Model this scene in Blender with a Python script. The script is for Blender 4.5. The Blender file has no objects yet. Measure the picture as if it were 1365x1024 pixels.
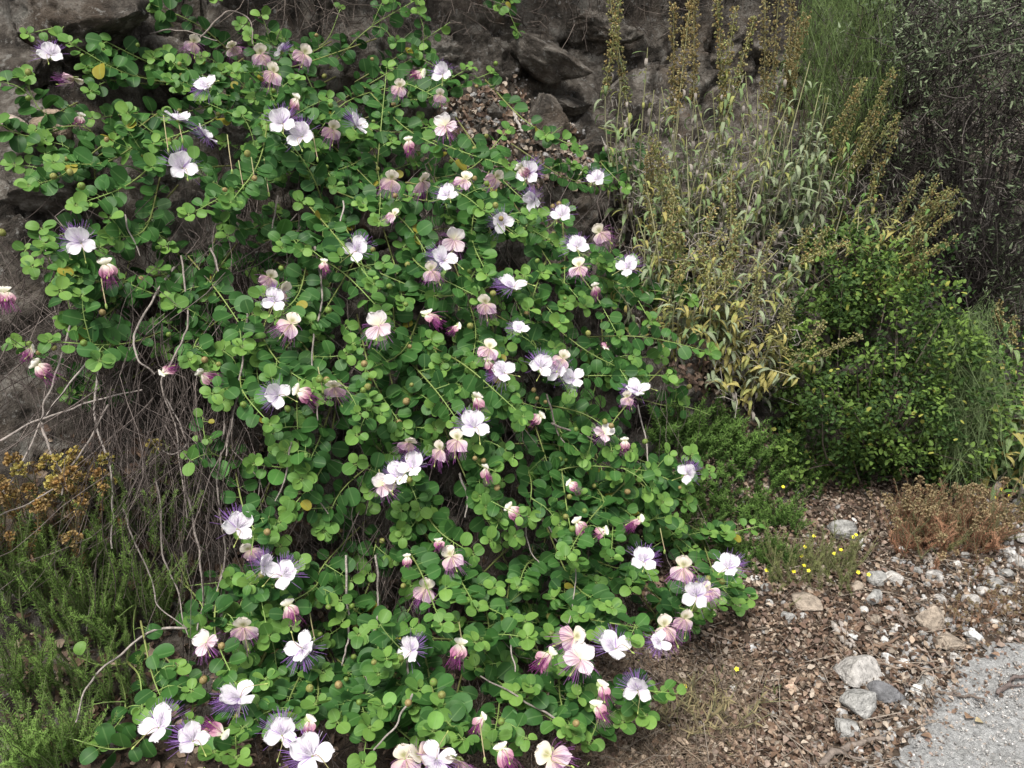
import bpy, bmesh, math
import numpy as np
from mathutils import Matrix, Vector
R = np.random.default_rng(7)
SC = bpy.context.scene
COL = SC.collection

# ------------------------------------------------------------------ camera, sky, sun, exposure
FPX = 1100.0                      # focal length in pixels of the 1365 px wide photograph
PITCH = math.radians(22)
CAMP = np.array([0.0, 0.0, 1.5])
cam = bpy.data.cameras.new('camera')
cam.sensor_width = 36.0
cam.lens = 36.0 * FPX / 1365.0
cam.clip_start, cam.clip_end = 0.05, 500
camo = bpy.data.objects.new('camera', cam)
camo.location = CAMP
camo.rotation_euler = (math.radians(90) - PITCH, 0, 0)
COL.objects.link(camo)
SC.camera = camo

SUN_EL, SUN_AZ = math.radians(64), math.radians(205)      # azimuth clockwise from +Y: behind the camera, a little left
W = bpy.data.worlds.new('World'); SC.world = W; W.use_nodes = True
nt = W.node_tree
sky = nt.nodes.new('ShaderNodeTexSky'); sky.sky_type = 'NISHITA'; sky.sun_disc = False
sky.sun_elevation = SUN_EL; sky.sun_rotation = SUN_AZ
sky.dust_density = 4.0; sky.air_density = 1.2
hs = nt.nodes.new('ShaderNodeHueSaturation'); hs.inputs['Saturation'].default_value = 0.22
nt.links.new(sky.outputs[0], hs.inputs['Color'])
nt.links.new(hs.outputs[0], nt.nodes['Background'].inputs[0])
nt.nodes['Background'].inputs[1].default_value = 0.1
sl = bpy.data.lights.new('sun', 'SUN'); sl.energy = 2.3; sl.angle = math.radians(18); sl.color = (1, .96, .9)
so = bpy.data.objects.new('sun', sl); COL.objects.link(so)
sd_ = Vector((math.sin(SUN_AZ) * math.cos(SUN_EL), math.cos(SUN_AZ) * math.cos(SUN_EL), math.sin(SUN_EL)))
so.rotation_euler = sd_.to_track_quat('Z', 'Y').to_euler()
vs = SC.view_settings
vs.view_transform = 'Standard'; vs.look = 'None'; vs.gamma = 1; vs.use_curve_mapping = False
vs.exposure = 0.92
SC.cycles.max_bounces = 6; SC.cycles.transparent_max_bounces = 4

# ------------------------------------------------------------------ geometry of the place
NRM = np.array([-.51, .86]); NRM /= np.linalg.norm(NRM)     # into the bank
TAN = np.array([NRM[1], -NRM[0]])                            # along the foot of the bank
FOOT = np.array([-.85, 1.5])
PROF = np.array([(-60, 0), (0, 0), (.25, .55), (.7, .98), (1.2, 1.4), (1.32, 1.74), (1.16, 2.08), (1.2, 2.55), (1.8, 3.2), (4, 4), (60, 7)], float)  # overhang above the frame is shaped to keep skylight off the upper bank

def ray(u, v):
    u = np.asarray(u, float); v = np.asarray(v, float)
    xc = (u - 682.5) / FPX; yc = (512 - v) / FPX
    d = np.stack([xc, math.cos(PITCH) + math.sin(PITCH) * yc, -math.sin(PITCH) + math.cos(PITCH) * yc], -1)
    return d / np.linalg.norm(d, axis=-1, keepdims=True)

def project(p):
    q = np.asarray(p) - CAMP
    fw = np.array([0, math.cos(PITCH), -math.sin(PITCH)]); up = np.array([0, math.sin(PITCH), math.cos(PITCH)])
    z = q @ fw
    return 682.5 + FPX * q[..., 0] / z, 512 - FPX * (q @ up) / z, z

def sdist(p):
    q = np.stack([(p[:, :2] - FOOT) @ NRM, p[:, 2]], 1)
    a, b = PROF[:-1], PROF[1:]; ab = b - a
    t = np.clip(((q[:, None] - a) * ab).sum(2) / (ab * ab).sum(1), 0, 1)
    r = q[:, None] - (a + ab * t[..., None]); D = np.hypot(r[..., 0], r[..., 1]); i = D.argmin(1)
    k = np.arange(len(q)); s = ab[i, 0] * r[k, i, 1] - ab[i, 1] * r[k, i, 0]
    return D[k, i] * np.where(s > 0, 1, -1)

def snormal(p):
    e = 1e-3
    g = np.stack([sdist(p + np.eye(3)[k] * e) - sdist(p - np.eye(3)[k] * e) for k in range(3)], 1)
    return g / np.linalg.norm(g, axis=1, keepdims=True)

def hit(u, v, off=0.0):
    """Point of the terrain (lifted by off) seen at a pixel of the photograph."""
    d = np.atleast_2d(ray(u, v)); off = np.broadcast_to(off, len(d)).astype(float)
    t = np.full(len(d), .3)
    for _ in range(90):
        t = np.minimum(t + .9 * (sdist(CAMP + d * t[:, None]) - off), 60)
    return CAMP + d * t[:, None]

def hit1(u, v, off=0.0): return hit([u], [v], off)[0]
def at(u, v, dist): return CAMP + ray(u, v) * dist
def dist(p): return float(np.linalg.norm(np.asarray(p) - CAMP))
def norm(v): return v / np.maximum(np.linalg.norm(v, axis=-1, keepdims=True), 1e-9)

PERM = R.permutation(4096)
def hsh(i, j, k): return PERM[(PERM[(PERM[i & 4095] + j) & 4095] + k) & 4095]
def vnoise(p):
    i = np.floor(p).astype(int); f = p - i; f = f * f * f * (f * (f * 6 - 15) + 10)
    out = 0
    for a in (0, 1):
        for b in (0, 1):
            for c in (0, 1):
                w = (f[:, 0] if a else 1 - f[:, 0]) * (f[:, 1] if b else 1 - f[:, 1]) * (f[:, 2] if c else 1 - f[:, 2])
                out = out + w * hsh(i[:, 0] + a, i[:, 1] + b, i[:, 2] + c)
    return out / 2047.5 - 1
def fbm(p, o=4):
    s = 0; a = 1; n = 0
    for k in range(o): s = s + a * vnoise(p * 2 ** k + 17.3 * k); n += a; a *= .5
    return s / n
def voro(p):
    i = np.floor(p).astype(int); f1 = np.full(len(p), 9.); f2 = f1.copy(); ident = np.zeros(len(p), int)
    for a in (-1, 0, 1):
        for b in (-1, 0, 1):
            for c in (-1, 0, 1):
                x = i + (a, b, c); h = hsh(x[:, 0], x[:, 1], x[:, 2])
                o = np.stack([h, PERM[h], PERM[PERM[h]]], 1) / 4096
                d = np.linalg.norm(x + o - p, axis=1)
                n1 = d < f1
                f2 = np.where(n1, f1, np.minimum(f2, d)); ident = np.where(n1, h, ident); f1 = np.where(n1, d, f1)
    return f1, f2, ident / 4096

def smooth(x, a, b): t = np.clip((x - a) / (b - a), 0, 1); return t * t * (3 - 2 * t)

def disp(p):
    """Relief of ground and bank along the surface normal."""
    dd = (p[:, :2] - FOOT) @ NRM
    bf = smooth(dd, -.02, .18)
    q = p * np.array([1, 1, 1.5])
    w = q + .12 * np.stack([fbm(q * 3 + 5, 2), fbm(q * 3 + 50, 2), fbm(q * 3 + 90, 2)], 1)
    f1, f2, ci = voro(w * 3.4)
    g1, g2, cj = voro(w * 9 + 31)
    tilt = ((w * 3.4) @ np.array([.5, -.3, .8]) % 1.0) - .5
    rid = 1 - np.abs(fbm(p * np.array([5, 5, 9.]), 5)) * 2.2
    rock = .06 * fbm(p * 1.8) + .10 * (ci - .6) + .035 * tilt * (cj - .3) - .05 * (1 - smooth(f2 - f1, 0, .1)) * (fbm(p * 4 + 9, 2) > -.15) + .035 * rid - .02 + .03 * (cj - .5) * (g2 - g1) * 2 + .03 * fbm(p * 13, 5) + .012 * vnoise(p * 60)
    return bf * rock + (1 - bf) * .012 * fbm(p * 6, 4)

def surf(u, v, off=0.0):
    p = hit(u, v, 0.0); n = snormal(p)
    return p + n * (disp(p) + off)[:, None], n

# ------------------------------------------------------------------ mesh and object helpers
class MB:
    def __init__(s): s.V, s.C, s.L, s.Tr, s.Qd, s.tm, s.qm, s.n = [], [], [], [], [], [], [], 0
    def add(s, v, tris=None, quads=None, col=(.5, .5, .5), luv=None, mat=0):
        v = np.asarray(v, float).reshape(-1, 3); m = len(v)
        s.V.append(v); s.C.append(np.broadcast_to(np.asarray(col, float), (m, 3)))
        s.L.append(np.zeros((m, 3)) if luv is None else np.broadcast_to(luv, (m, 3)))
        for f, A, M, k in ((tris, s.Tr, s.tm, 3), (quads, s.Qd, s.qm, 4)):
            if f is not None and len(f):
                f = np.asarray(f, int).reshape(-1, k); A.append(f + s.n); M.append(np.full(len(f), mat))
        s.n += m
        return s
    def mesh(s, name, mats, origin=None, smooth=True):
        V = np.concatenate(s.V); V = V if origin is None else V - np.asarray(origin)
        T = np.concatenate(s.Tr) if s.Tr else np.zeros((0, 3), int); Q = np.concatenate(s.Qd) if s.Qd else np.zeros((0, 4), int)
        me = bpy.data.meshes.new(name)
        me.vertices.add(len(V)); me.vertices.foreach_set('co', V.ravel())
        li = np.concatenate([T.ravel(), Q.ravel()]); me.loops.add(len(li)); me.loops.foreach_set('vertex_index', li)
        tot = np.concatenate([np.full(len(T), 3), np.full(len(Q), 4)]); st = np.concatenate([[0], np.cumsum(tot)[:-1]])
        me.polygons.add(len(tot)); me.polygons.foreach_set('loop_start', st)
        me.polygons.foreach_set('use_smooth', np.full(len(tot), smooth))
        me.polygons.foreach_set('material_index', np.concatenate(s.tm + s.qm).astype(int))
        a = me.attributes.new('Col', 'FLOAT_COLOR', 'POINT')
        a.data.foreach_set('color', np.concatenate([np.concatenate(s.C), np.ones((len(V), 1))], 1).ravel())
        a = me.attributes.new('luv', 'FLOAT_VECTOR', 'POINT'); a.data.foreach_set('vector', np.concatenate(s.L).ravel())
        for m in (mats if isinstance(mats, (list, tuple)) else [mats]): me.materials.append(m)
        me.update(calc_edges=True); me.validate()
        return me

def tag(o, label=None, cat=None, group=None, kind=None):
    if label: o['label'] = label
    if cat: o['category'] = cat
    if group: o['group'] = group
    if kind: o['kind'] = kind
    return o
def link(name, me, parent=None, M=None, **kw):
    o = bpy.data.objects.new(name, me); COL.objects.link(o)
    if parent is not None: o.parent = parent
    if M is not None: o.matrix_local = M
    return tag(o, **kw)
def thing(name, loc, label, cat, group=None):
    o = link(name, None, None, Matrix.Translation(Vector(loc)), label=label, cat=cat, group=group)
    o.empty_display_size = .1
    return o
def org(t): return np.array(t.location)
def part(mb, name, mats, t, **kw): return link(name, mb.mesh(name, mats, org(t)), t, **kw)
def solo(mb, name, mats, loc, smooth=True, **kw): return link(name, mb.mesh(name, mats, loc, smooth), None, Matrix.Translation(Vector(loc)), **kw)
def mat4(x, y, z, p, sc=1.0):
    """Columns x, y, z (unit) scaled, at p."""
    sc = np.broadcast_to(sc, 3)
    return Matrix(((x[0] * sc[0], y[0] * sc[1], z[0] * sc[2], p[0]), (x[1] * sc[0], y[1] * sc[1], z[1] * sc[2], p[1]), (x[2] * sc[0], y[2] * sc[1], z[2] * sc[2], p[2]), (0, 0, 0, 1)))

def tubes(mb, P, rad, col, sides=4, mat=0):
    """Batch of tubes: P [M,K,3], rad [M,K] or [M] or scalar, col [3], [M,3] or [M,K,3]."""
    P = np.asarray(P, float)
    if P.ndim == 2: P = P[None]
    M, K, _ = P.shape
    rad = np.asarray(rad, float)
    if rad.ndim == 1 and len(rad) == K and M != K: rad = rad[None]
    if rad.ndim == 1: rad = rad[:, None]
    rad = np.broadcast_to(rad, (M, K))
    T = norm(np.gradient(P, axis=1)); ref = norm(R.normal(size=(M, 1, 3)))
    A = norm(np.cross(T, ref)); B = np.cross(T, A)
    th = np.arange(sides) * 2 * math.pi / sides
    V = P[:, :, None] + rad[..., None, None] * (np.cos(th)[:, None] * A[:, :, None] + np.sin(th)[:, None] * B[:, :, None])
    k = np.arange(K - 1)[:, None] * sides; j = np.arange(sides)
    q = np.stack([k + j, k + (j + 1) % sides, k + sides + (j + 1) % sides, k + sides + j], -1).reshape(-1, 4)
    Q = (q[None] + (np.arange(M) * K * sides)[:, None, None]).reshape(-1, 4)
    c = np.asarray(col, float)
    if c.ndim == 1: c = np.broadcast_to(c, (M, K, 3))
    elif c.ndim == 2: c = np.broadcast_to(c[:, None], (M, K, 3))
    C = np.broadcast_to(c[:, :, None], (M, K, sides, 3)).reshape(-1, 3)
    L = np.zeros((M, K, sides, 3)); L[..., 1] = np.linspace(0, 1, K)[None, :, None]
    return mb.add(V.reshape(-1, 3), None, Q, C, L.reshape(-1, 3), mat)

def stamp(mb, tpl, X, Y, Z, P, S, col, mat=0):
    """Many copies of a template (v, tris, quads, luv); frames X, Y, Z [M,3], scale S [M] or [M,3], col [M,3]."""
    v, tr, qd, luv = tpl; M, n = len(P), len(v)
    S = np.asarray(S, float); S = S[:, None] if S.ndim == 1 else S
    S = np.broadcast_to(S, (M, 3))
    V = P[:, None] + v[None, :, 0:1] * (X * S[:, 0:1])[:, None] + v[None, :, 1:2] * (Y * S[:, 1:2])[:, None] + v[None, :, 2:3] * (Z * S[:, 2:3])[:, None]
    o = (np.arange(M) * n)[:, None, None]
    tr = (np.asarray(tr)[None] + o).reshape(-1, 3) if len(tr) else None
    qd = (np.asarray(qd)[None] + o).reshape(-1, 4) if len(qd) else None
    C = np.repeat(np.broadcast_to(col, (M, 3)), n, 0)
    return mb.add(V.reshape(-1, 3), tr, qd, C, np.tile(luv, (M, 1)), mat)

def frames(ydir, zhint):
    Y = norm(ydir); X = norm(np.cross(Y, zhint)); return X, Y, np.cross(X, Y)
def rnd(n): return norm(R.normal(size=(n, 3)))
def mix(a, b, t): t = np.asarray(t)[..., None]; return np.asarray(a) * (1 - t) + np.asarray(b) * t
def curve(P, k):
    """Catmull-Rom through points, k samples."""
    P = np.asarray(P, float); P = np.concatenate([[2 * P[0] - P[1]], P, [2 * P[-1] - P[-2]]])
    n = len(P) - 3; out = []
    for x in np.linspace(0, n - 1e-6, k):
        i = int(x); t = x - i; a, b, c, d = P[i:i + 4]
        out.append(.5 * (2 * b + (c - a) * t + (2 * a - 5 * b + 4 * c - d) * t * t + (3 * b - a - 3 * c + d) * t ** 3))
    return np.array(out)

def leaf_tpl(rows, width, fold=.12, droop=0.0, cup=0.0, base=.0):
    """Leaf along +Y from 0 to 1, normal +Z; width(t) gives the half width."""
    v = [(0, 0, 0)]; l = [(0, 0, 0)]; tr = []; qd = []
    ts = np.linspace(0, 1, rows + 2)[1:-1]; ts = .5 - .5 * np.cos(ts * math.pi)
    def c(t): return (math.sin(droop * t) / droop if droop else t, (-(1 - math.cos(droop * t)) / droop if droop else 0))
    for t in ts:
        w = width(t); y, z = c(t)
        v += [(-w, y, z + fold * w + cup * w * w), (0, y, z), (w, y, z + fold * w + cup * w * w)]
        l += [(-1, t, 0), (0, t, 0), (1, t, 0)]
    y, z = c(1); v.append((0, y, z)); l.append((0, 1, 0))
    tr += [(0, 2, 1), (0, 3, 2)]
    for i in range(rows - 1):
        a = 1 + 3 * i; qd += [(a, a + 1, a + 4, a + 3), (a + 1, a + 2, a + 5, a + 4)]
    a = 1 + 3 * (rows - 1); e = len(v) - 1; tr += [(a, a + 1, e), (a + 1, a + 2, e)]
    return np.array(v, float), tr, qd, np.array(l, float)

# ------------------------------------------------------------------ materials
def material(name, rough=.7, spec=.3, trans=0.0, bump=0.0, bscale=40, rand=0.0, vein=0.0, var=.25, vscale=60, veincol=(.3, .42, .2)):
    m = bpy.data.materials.new(name); m.use_nodes = True; n = m.node_tree; N_ = n.nodes; Lk = n.links.new
    b = N_['Principled BSDF']; b.inputs['Roughness'].default_value = rough; b.inputs['Specular IOR Level'].default_value = spec
    at_ = N_.new('ShaderNodeAttribute'); at_.attribute_name = 'Col'; out = at_.outputs['Color']
    geo = N_.new('ShaderNodeNewGeometry'); tn = N_.new('ShaderNodeTexNoise'); tn.inputs['Scale'].default_value = vscale; tn.inputs['Detail'].default_value = 4
    Lk(geo.outputs['Position'], tn.inputs['Vector'])
    hv = N_.new('ShaderNodeHueSaturation'); mr = N_.new('ShaderNodeMapRange')
    mr.inputs[1].default_value = .25; mr.inputs[2].default_value = .75; mr.inputs[3].default_value = 1 - var; mr.inputs[4].default_value = 1 + var
    Lk(tn.outputs[0], mr.inputs[0]); Lk(mr.outputs[0], hv.inputs['Value']); Lk(out, hv.inputs['Color']); out = hv.outputs[0]
    if rand:
        oi = N_.new('ShaderNodeObjectInfo'); h2 = N_.new('ShaderNodeHueSaturation'); m2 = N_.new('ShaderNodeMapRange')
        m2.inputs[3].default_value = 1 - rand; m2.inputs[4].default_value = 1 + rand
        Lk(oi.outputs['Random'], m2.inputs[0]); Lk(m2.outputs[0], h2.inputs['Value']); Lk(out, h2.inputs['Color']); out = h2.outputs[0]
    if vein:
        lu = N_.new('ShaderNodeAttribute'); lu.attribute_name = 'luv'; sp = N_.new('ShaderNodeSeparateXYZ'); Lk(lu.outputs['Vector'], sp.inputs[0])
        ab = N_.new('ShaderNodeMath'); ab.operation = 'ABSOLUTE'; Lk(sp.outputs[0], ab.inputs[0])
        r = N_.new('ShaderNodeMapRange'); r.inputs[1].default_value = 0; r.inputs[2].default_value = .12; r.inputs[3].default_value = vein; r.inputs[4].default_value = 0
        Lk(ab.outputs[0], r.inputs[0])
        mx = N_.new('ShaderNodeMix'); mx.data_type = 'RGBA'; Lk(r.outputs[0], mx.inputs[0]); Lk(out, mx.inputs[6]); mx.inputs[7].default_value = (*veincol, 1); out = mx.outputs[2]
    Lk(out, b.inputs['Base Color'])
    if bump:
        bt = N_.new('ShaderNodeTexNoise'); bt.inputs['Scale'].default_value = bscale; bt.inputs['Detail'].default_value = 8
        Lk(geo.outputs['Position'], bt.inputs['Vector']); bp = N_.new('ShaderNodeBump'); bp.inputs['Strength'].default_value = bump; bp.inputs['Distance'].default_value = .01
        Lk(bt.outputs[0], bp.inputs['Height']); Lk(bp.outputs[0], b.inputs['Normal'])
    if trans:
        tl = N_.new('ShaderNodeBsdfTranslucent'); Lk(out, tl.inputs[0]); ms = N_.new('ShaderNodeMixShader'); ms.inputs[0].default_value = trans
        Lk(b.outputs[0], ms.inputs[1]); Lk(tl.outputs[0], ms.inputs[2]); Lk(ms.outputs[0], N_['Material Output'].inputs[0])
    return m
M_LEAF = material('caper_leaf', .5, .2, .25, 0, rand=.22, vein=.35, var=.12, veincol=(.2, .34, .12))
M_FOL = material('soft_foliage', .7, .2, .25, rand=.12, vein=.3, var=.15)
M_FELT = material('felted_leaf', .85, .12, .2, bump=.3, bscale=300, rand=.2, vein=.5, var=.2, veincol=(.42, .47, .36))
M_BARK = material('dry_stem', .85, .15, 0, .5, 250, var=.35, vscale=90)
M_STEM = material('green_stem', .55, .3, .0, var=.2)
M_PETAL = material('petal', .55, .2, .35, rand=.05, var=.05)
M_STAM = material('stamen', .6, .2, .2, var=.1)
M_STONE = material('stone', .85, .2, 0, 1.0, 110, rand=.15, var=.5, vscale=60)
M_LITTER = material('leaf_litter', .8, .15, .1, var=.3, vscale=150)

def petal_veins(m):
    n = m.node_tree; N_ = n.nodes; Lk = n.links.new; b = N_['Principled BSDF']; src = b.inputs['Base Color'].links[0].from_socket
    lu = N_.new('ShaderNodeAttribute'); lu.attribute_name = 'luv'; sp = N_.new('ShaderNodeSeparateXYZ'); Lk(lu.outputs['Vector'], sp.inputs[0])
    w = N_.new('ShaderNodeMath'); w.operation = 'MULTIPLY'; w.inputs[1].default_value = 15; Lk(sp.outputs[0], w.inputs[0])
    s = N_.new('ShaderNodeMath'); s.operation = 'SINE'; Lk(w.outputs[0], s.inputs[0])
    r = N_.new('ShaderNodeMapRange'); r.inputs[1].default_value = .55; r.inputs[2].default_value = 1; r.inputs[3].default_value = 0; r.inputs[4].default_value = .16; Lk(s.outputs[0], r.inputs[0])
    mx = N_.new('ShaderNodeMix'); mx.data_type = 'RGBA'; Lk(r.outputs[0], mx.inputs[0]); Lk(src, mx.inputs[6]); mx.inputs[7].default_value = (.48, .32, .55, 1)
    Lk(mx.outputs[2], b.inputs['Base Color'])
    for l in list(N_['Translucent BSDF'].inputs[0].links): n.links.remove(l)
    Lk(mx.outputs[2], N_['Translucent BSDF'].inputs[0])
petal_veins(M_PETAL)

def ground_mat(name, stops, scale, spots=None, bump=.8, bscale=60, rough=.9, extra=None):
    m = bpy.data.materials.new(name); m.use_nodes = True; n = m.node_tree; N_ = n.nodes; Lk = n.links.new; b = N_['Principled BSDF']
    b.inputs['Roughness'].default_value = rough; b.inputs['Specular IOR Level'].default_value = .2
    geo = N_.new('ShaderNodeNewGeometry'); pos = geo.outputs['Position']
    t = N_.new('ShaderNodeTexNoise'); t.inputs['Scale'].default_value = scale; t.inputs['Detail'].default_value = 9; t.inputs['Roughness'].default_value = .68; Lk(pos, t.inputs['Vector'])
    cr = N_.new('ShaderNodeValToRGB'); e = cr.color_ramp.elements
    while len(e) < len(stops): e.new(.5)
    for k, (p, c) in enumerate(stops): e[k].position = p; e[k].color = (*c, 1)
    Lk(t.outputs[0], cr.inputs[0]); out = cr.outputs[0]
    for (sc, lo, hi, c, fac) in (spots or []):
        s = N_.new('ShaderNodeTexNoise'); s.inputs['Scale'].default_value = sc; s.inputs['Detail'].default_value = 6; s.inputs['Roughness'].default_value = .65; Lk(pos, s.inputs['Vector'])
        r = N_.new('ShaderNodeMapRange'); r.inputs[1].default_value = lo; r.inputs[2].default_value = hi; r.inputs[4].default_value = fac; Lk(s.outputs[0], r.inputs[0])
        mx = N_.new('ShaderNodeMix'); mx.data_type = 'RGBA'; Lk(r.outputs[0], mx.inputs[0]); Lk(out, mx.inputs[6]); mx.inputs[7].default_value = (*c, 1); out = mx.outputs[2]
    Lk(out, b.inputs['Base Color'])
    bt = N_.new('ShaderNodeTexNoise'); bt.inputs['Scale'].default_value = bscale; bt.inputs['Detail'].default_value = 10; bt.inputs['Roughness'].default_value = .7; Lk(pos, bt.inputs['Vector'])
    bp = N_.new('ShaderNodeBump'); bp.inputs['Strength'].default_value = bump; bp.inputs['Distance'].default_value = .035; Lk(bt.outputs[0], bp.inputs['Height']); Lk(bp.outputs[0], b.inputs['Normal'])
    return m
M_SOIL = ground_mat('soil', [(.3, (.035, .026, .02)), (.55, (.1, .075, .055)), (.75, (.17, .14, .11))], 14)
ROCK_STOPS = [(.36, (.028, .025, .021)), (.47, (.092, .079, .066)), (.55, (.19, .168, .142)), (.66, (.41, .385, .345))]
M_ROCK = ground_mat('rock', ROCK_STOPS, 9, [(5, .5, .64, (.13, .098, .072), .6), (38, .58, .66, (.42, .41, .38), .6), (11, .62, .7, (.38, .36, .33), .5), (9, .6, .72, (.04, .045, .03), .7), (3, .63, .7, (.2, .1, .05), .5)], 1.0, 80)
M_ROAD = ground_mat('old_concrete', [(.34, (.33, .33, .33)), (.5, (.54, .54, .53)), (.64, (.7, .7, .69))], 75, [(9, .55, .75, (.3, .28, .25), .35), (120, .58, .66, (.68, .68, .66), .5), (90, .6, .7, (.17, .17, .17), .6), (5, .55, .75, (.3, .29, .27), .5)], .9, 130)

# ------------------------------------------------------------------ the setting: ground, rock bank, road
def spaced(fine0, fine1, step, far0, far1):
    a = list(np.arange(fine0, fine1, step)); s = step; x = fine1
    while x < far1: a.append(x); s *= 1.25; x += s
    a.append(far1); s = step; x = fine0 - step; b = []
    while x > far0: b.append(x); s *= 1.25; x -= s
    b.append(far0)
    return np.array(b[::-1] + a)
def grid_quads(nr, nc):
    i = np.arange(nr - 1)[:, None] * nc; j = np.arange(nc - 1)
    return np.stack([i + j, i + j + 1, i + nc + j + 1, i + nc + j], -1).reshape(-1, 4)

xs, ys = spaced(-1.6, 2.8, .025, -60, 60), spaced(1.0, 4.2, .025, -60, 40)
X, Y = np.meshgrid(xs, ys); G = np.stack([X.ravel(), Y.ravel(), np.zeros(X.size)], 1)
gd = (G[:, :2] - FOOT) @ NRM
G[:, 2] = .012 * fbm(G * 6, 4) * (gd < .02) - np.where(gd > .04, .06, 0)
solo(MB().add(G, None, grid_quads(*X.shape), (.1, .08, .06)), 'ground', M_SOIL, (0, 0, 0), kind='structure')

seglen = np.concatenate([[0], np.cumsum(np.hypot(*np.diff(PROF, axis=0).T))])
wl = np.concatenate([np.arange(60 - .04, 62.05, .012), np.arange(62.05, 63.6, .05), [64.5, 66, 70, 80, 100, 119.5]])
pr = np.stack([np.interp(wl, seglen, PROF[:, 0]), np.interp(wl, seglen, PROF[:, 1])], 1)
k = np.ones(7) / 7; fine = np.arange(3, 170)                   # soften the kinks of the profile
prs = pr.copy()
for c in (0, 1): prs[3:170, c] = np.convolve(pr[:, c], k, 'same')[3:170]
ss = spaced(-1.3, 4.7, .016, -60, 60)
base = np.concatenate([FOOT + ss[:, None] * TAN, np.zeros((len(ss), 1))], 1)
Bk = base[:, None] + np.concatenate([prs[:, :1] * NRM, prs[:, 1:]], 1)[None]
tg = np.gradient(prs, axis=0); nd = norm(np.stack([-tg[:, 1], tg[:, 0]], 1)); n3 = np.concatenate([nd[:, :1] * NRM, nd[:, 1:]], 1)
flat = Bk.reshape(-1, 3); dd = disp(flat); nn = np.broadcast_to(n3, Bk.shape).reshape(-1, 3)
flat = flat + nn * dd[:, None]
lowest = np.tile(np.arange(len(wl)) < 3, len(ss)); flat[lowest, 2] -= .03
solo(MB().add(flat, None, grid_quads(len(ss), len(wl)), (.2, .2, .2)), 'rock_bank', M_ROCK, (0, 0, 0), kind='structure')

# road: a worn slab whose ragged edge crosses the lower right corner
epx = [(1178, 1030), (1212, 985), (1238, 945), (1262, 912), (1290, 880), (1325, 862), (1368, 842)]
ew = hit(*np.array(epx).T)[:, :2]
dr = norm((ew[-1] - ew[0])[None])[0]
ew = np.concatenate([[ew[0] - dr * 40], [ew[0] - dr * .5], ew, [ew[-1] + dr * .5], [ew[-1] + dr * 40]])
cum = np.concatenate([[0], np.cumsum(np.hypot(*np.diff(ew, axis=0).T))])
sr = spaced(39.3, 41.6, .008, 0, cum[-1])
ed = np.stack([np.interp(sr, cum, ew[:, 0]), np.interp(sr, cum, ew[:, 1])], 1); side = np.array([dr[1], -dr[0]])
e3 = np.concatenate([ed, np.zeros((len(ed), 1))], 1)
jag = .05 * fbm(e3 * 9, 3) + .03 * fbm(e3 * 40, 3)
ac = np.concatenate([[-.012, 0, .01], np.arange(.022, .8, .009), [.9, 1.1, 1.5, 2.2, 4.5]])
Rd = ed[:, None] + (ac[None, :, None] + jag[:, None, None] * np.exp(-np.maximum(ac, 0) * 6)[None, :, None]) * side
r3 = np.concatenate([Rd, np.zeros(Rd.shape[:2] + (1,))], 2).reshape(-1, 3)
prof_h = np.where(ac < -.005, -.02, np.where(ac < .005, .003, np.where(ac < .03, .007, .011)))
r3[:, 2] = np.tile(prof_h, len(ed)) + np.tile((ac > 0), len(ed)) * (.006 * fbm(r3 * 8, 3) + .008 * vnoise(r3 * 70) + .005 * vnoise(r3 * 170))
solo(MB().add(r3, None, grid_quads(len(ed), len(ac)), (.4, .4, .4)), 'road', M_ROAD, (0, 0, 0), kind='structure')
def on_road(p): return ((p[:, :2] - ew[2]) @ side) > .02 + .05 * vnoise(p * 14) + .03 * vnoise(p * 50)

# ------------------------------------------------------------------ rocks
def rock_mesh(seed, cuts=12, rough=.08, col=(.3, .29, .27), sub=4):
    g = np.random.default_rng(seed); bm = bmesh.new(); bmesh.ops.create_icosphere(bm, subdivisions=sub, radius=1)
    V = np.array([v.co for v in bm.verts]); F = [[v.index for v in f.verts] for f in bm.faces]; bm.free()
    for _ in range(cuts):
        n = norm(g.normal(size=3)); c = g.uniform(.4, .78); e = np.maximum(0, V @ n - c); V = V - e[:, None] * n * .93
    V = V + norm(V) * (rough * fbm(V * 1.7 + seed * 3.1, 4) + rough * .55 * fbm(V * 6 + seed, 4) + (rough * .35 * fbm(V * 22 + seed, 3) if sub > 3 else 0))[:, None]
    V /= np.abs(V).max(0)
    return V, F
def rock(name, u, v, w, h, label, cat, col, seed, cuts=9, rough=.08, depth=.8, sink=.25, tilt=0.0, group=None, mat=None, sub=3):
    p, n = surf([u], [v + h * .3]); p = p[0]; s = dist(p) / FPX
    if mat is not None: sub, cuts, rough = 5, cuts + 8, rough * 1.3
    V, F = rock_mesh(seed, cuts, rough, col, sub)
    c, sn = math.cos(tilt), math.sin(tilt)
    V = V * (w * s / 2, w * s / 2 * depth, h * s / 2)
    V = np.stack([V[:, 0] * c - V[:, 2] * sn, V[:, 1], V[:, 0] * sn + V[:, 2] * c], 1)
    loc = at(u, v, dist(p) - w * s * .1 * depth) if h > 45 else p + np.array([0, 0, h * s * (.5 - sink)])
    return solo(MB().add(V + loc, F, None, col), name, mat or M_STONE, loc, label=label, cat=cat, group=group)
GREY, DGREY, PALE, WARM = (.3, .295, .28), (.14, .14, .145), (.42, .4, .375), (.3, .25, .2)
rock('boulder', 728, 168, 66, 78, 'upright grey slab of rock set in the bank above the caper flowers', 'rock', (.23, .225, .21), 3, 10, .07, .7, tilt=-.2, mat=M_ROCK)
rock('boulder', 787, 187, 60, 38, 'dark grey wedge of rock with pale tip beside the upright slab', 'rock', (.2, .2, .2), 4, 9, .07, .8, tilt=.3, mat=M_ROCK)
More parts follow.
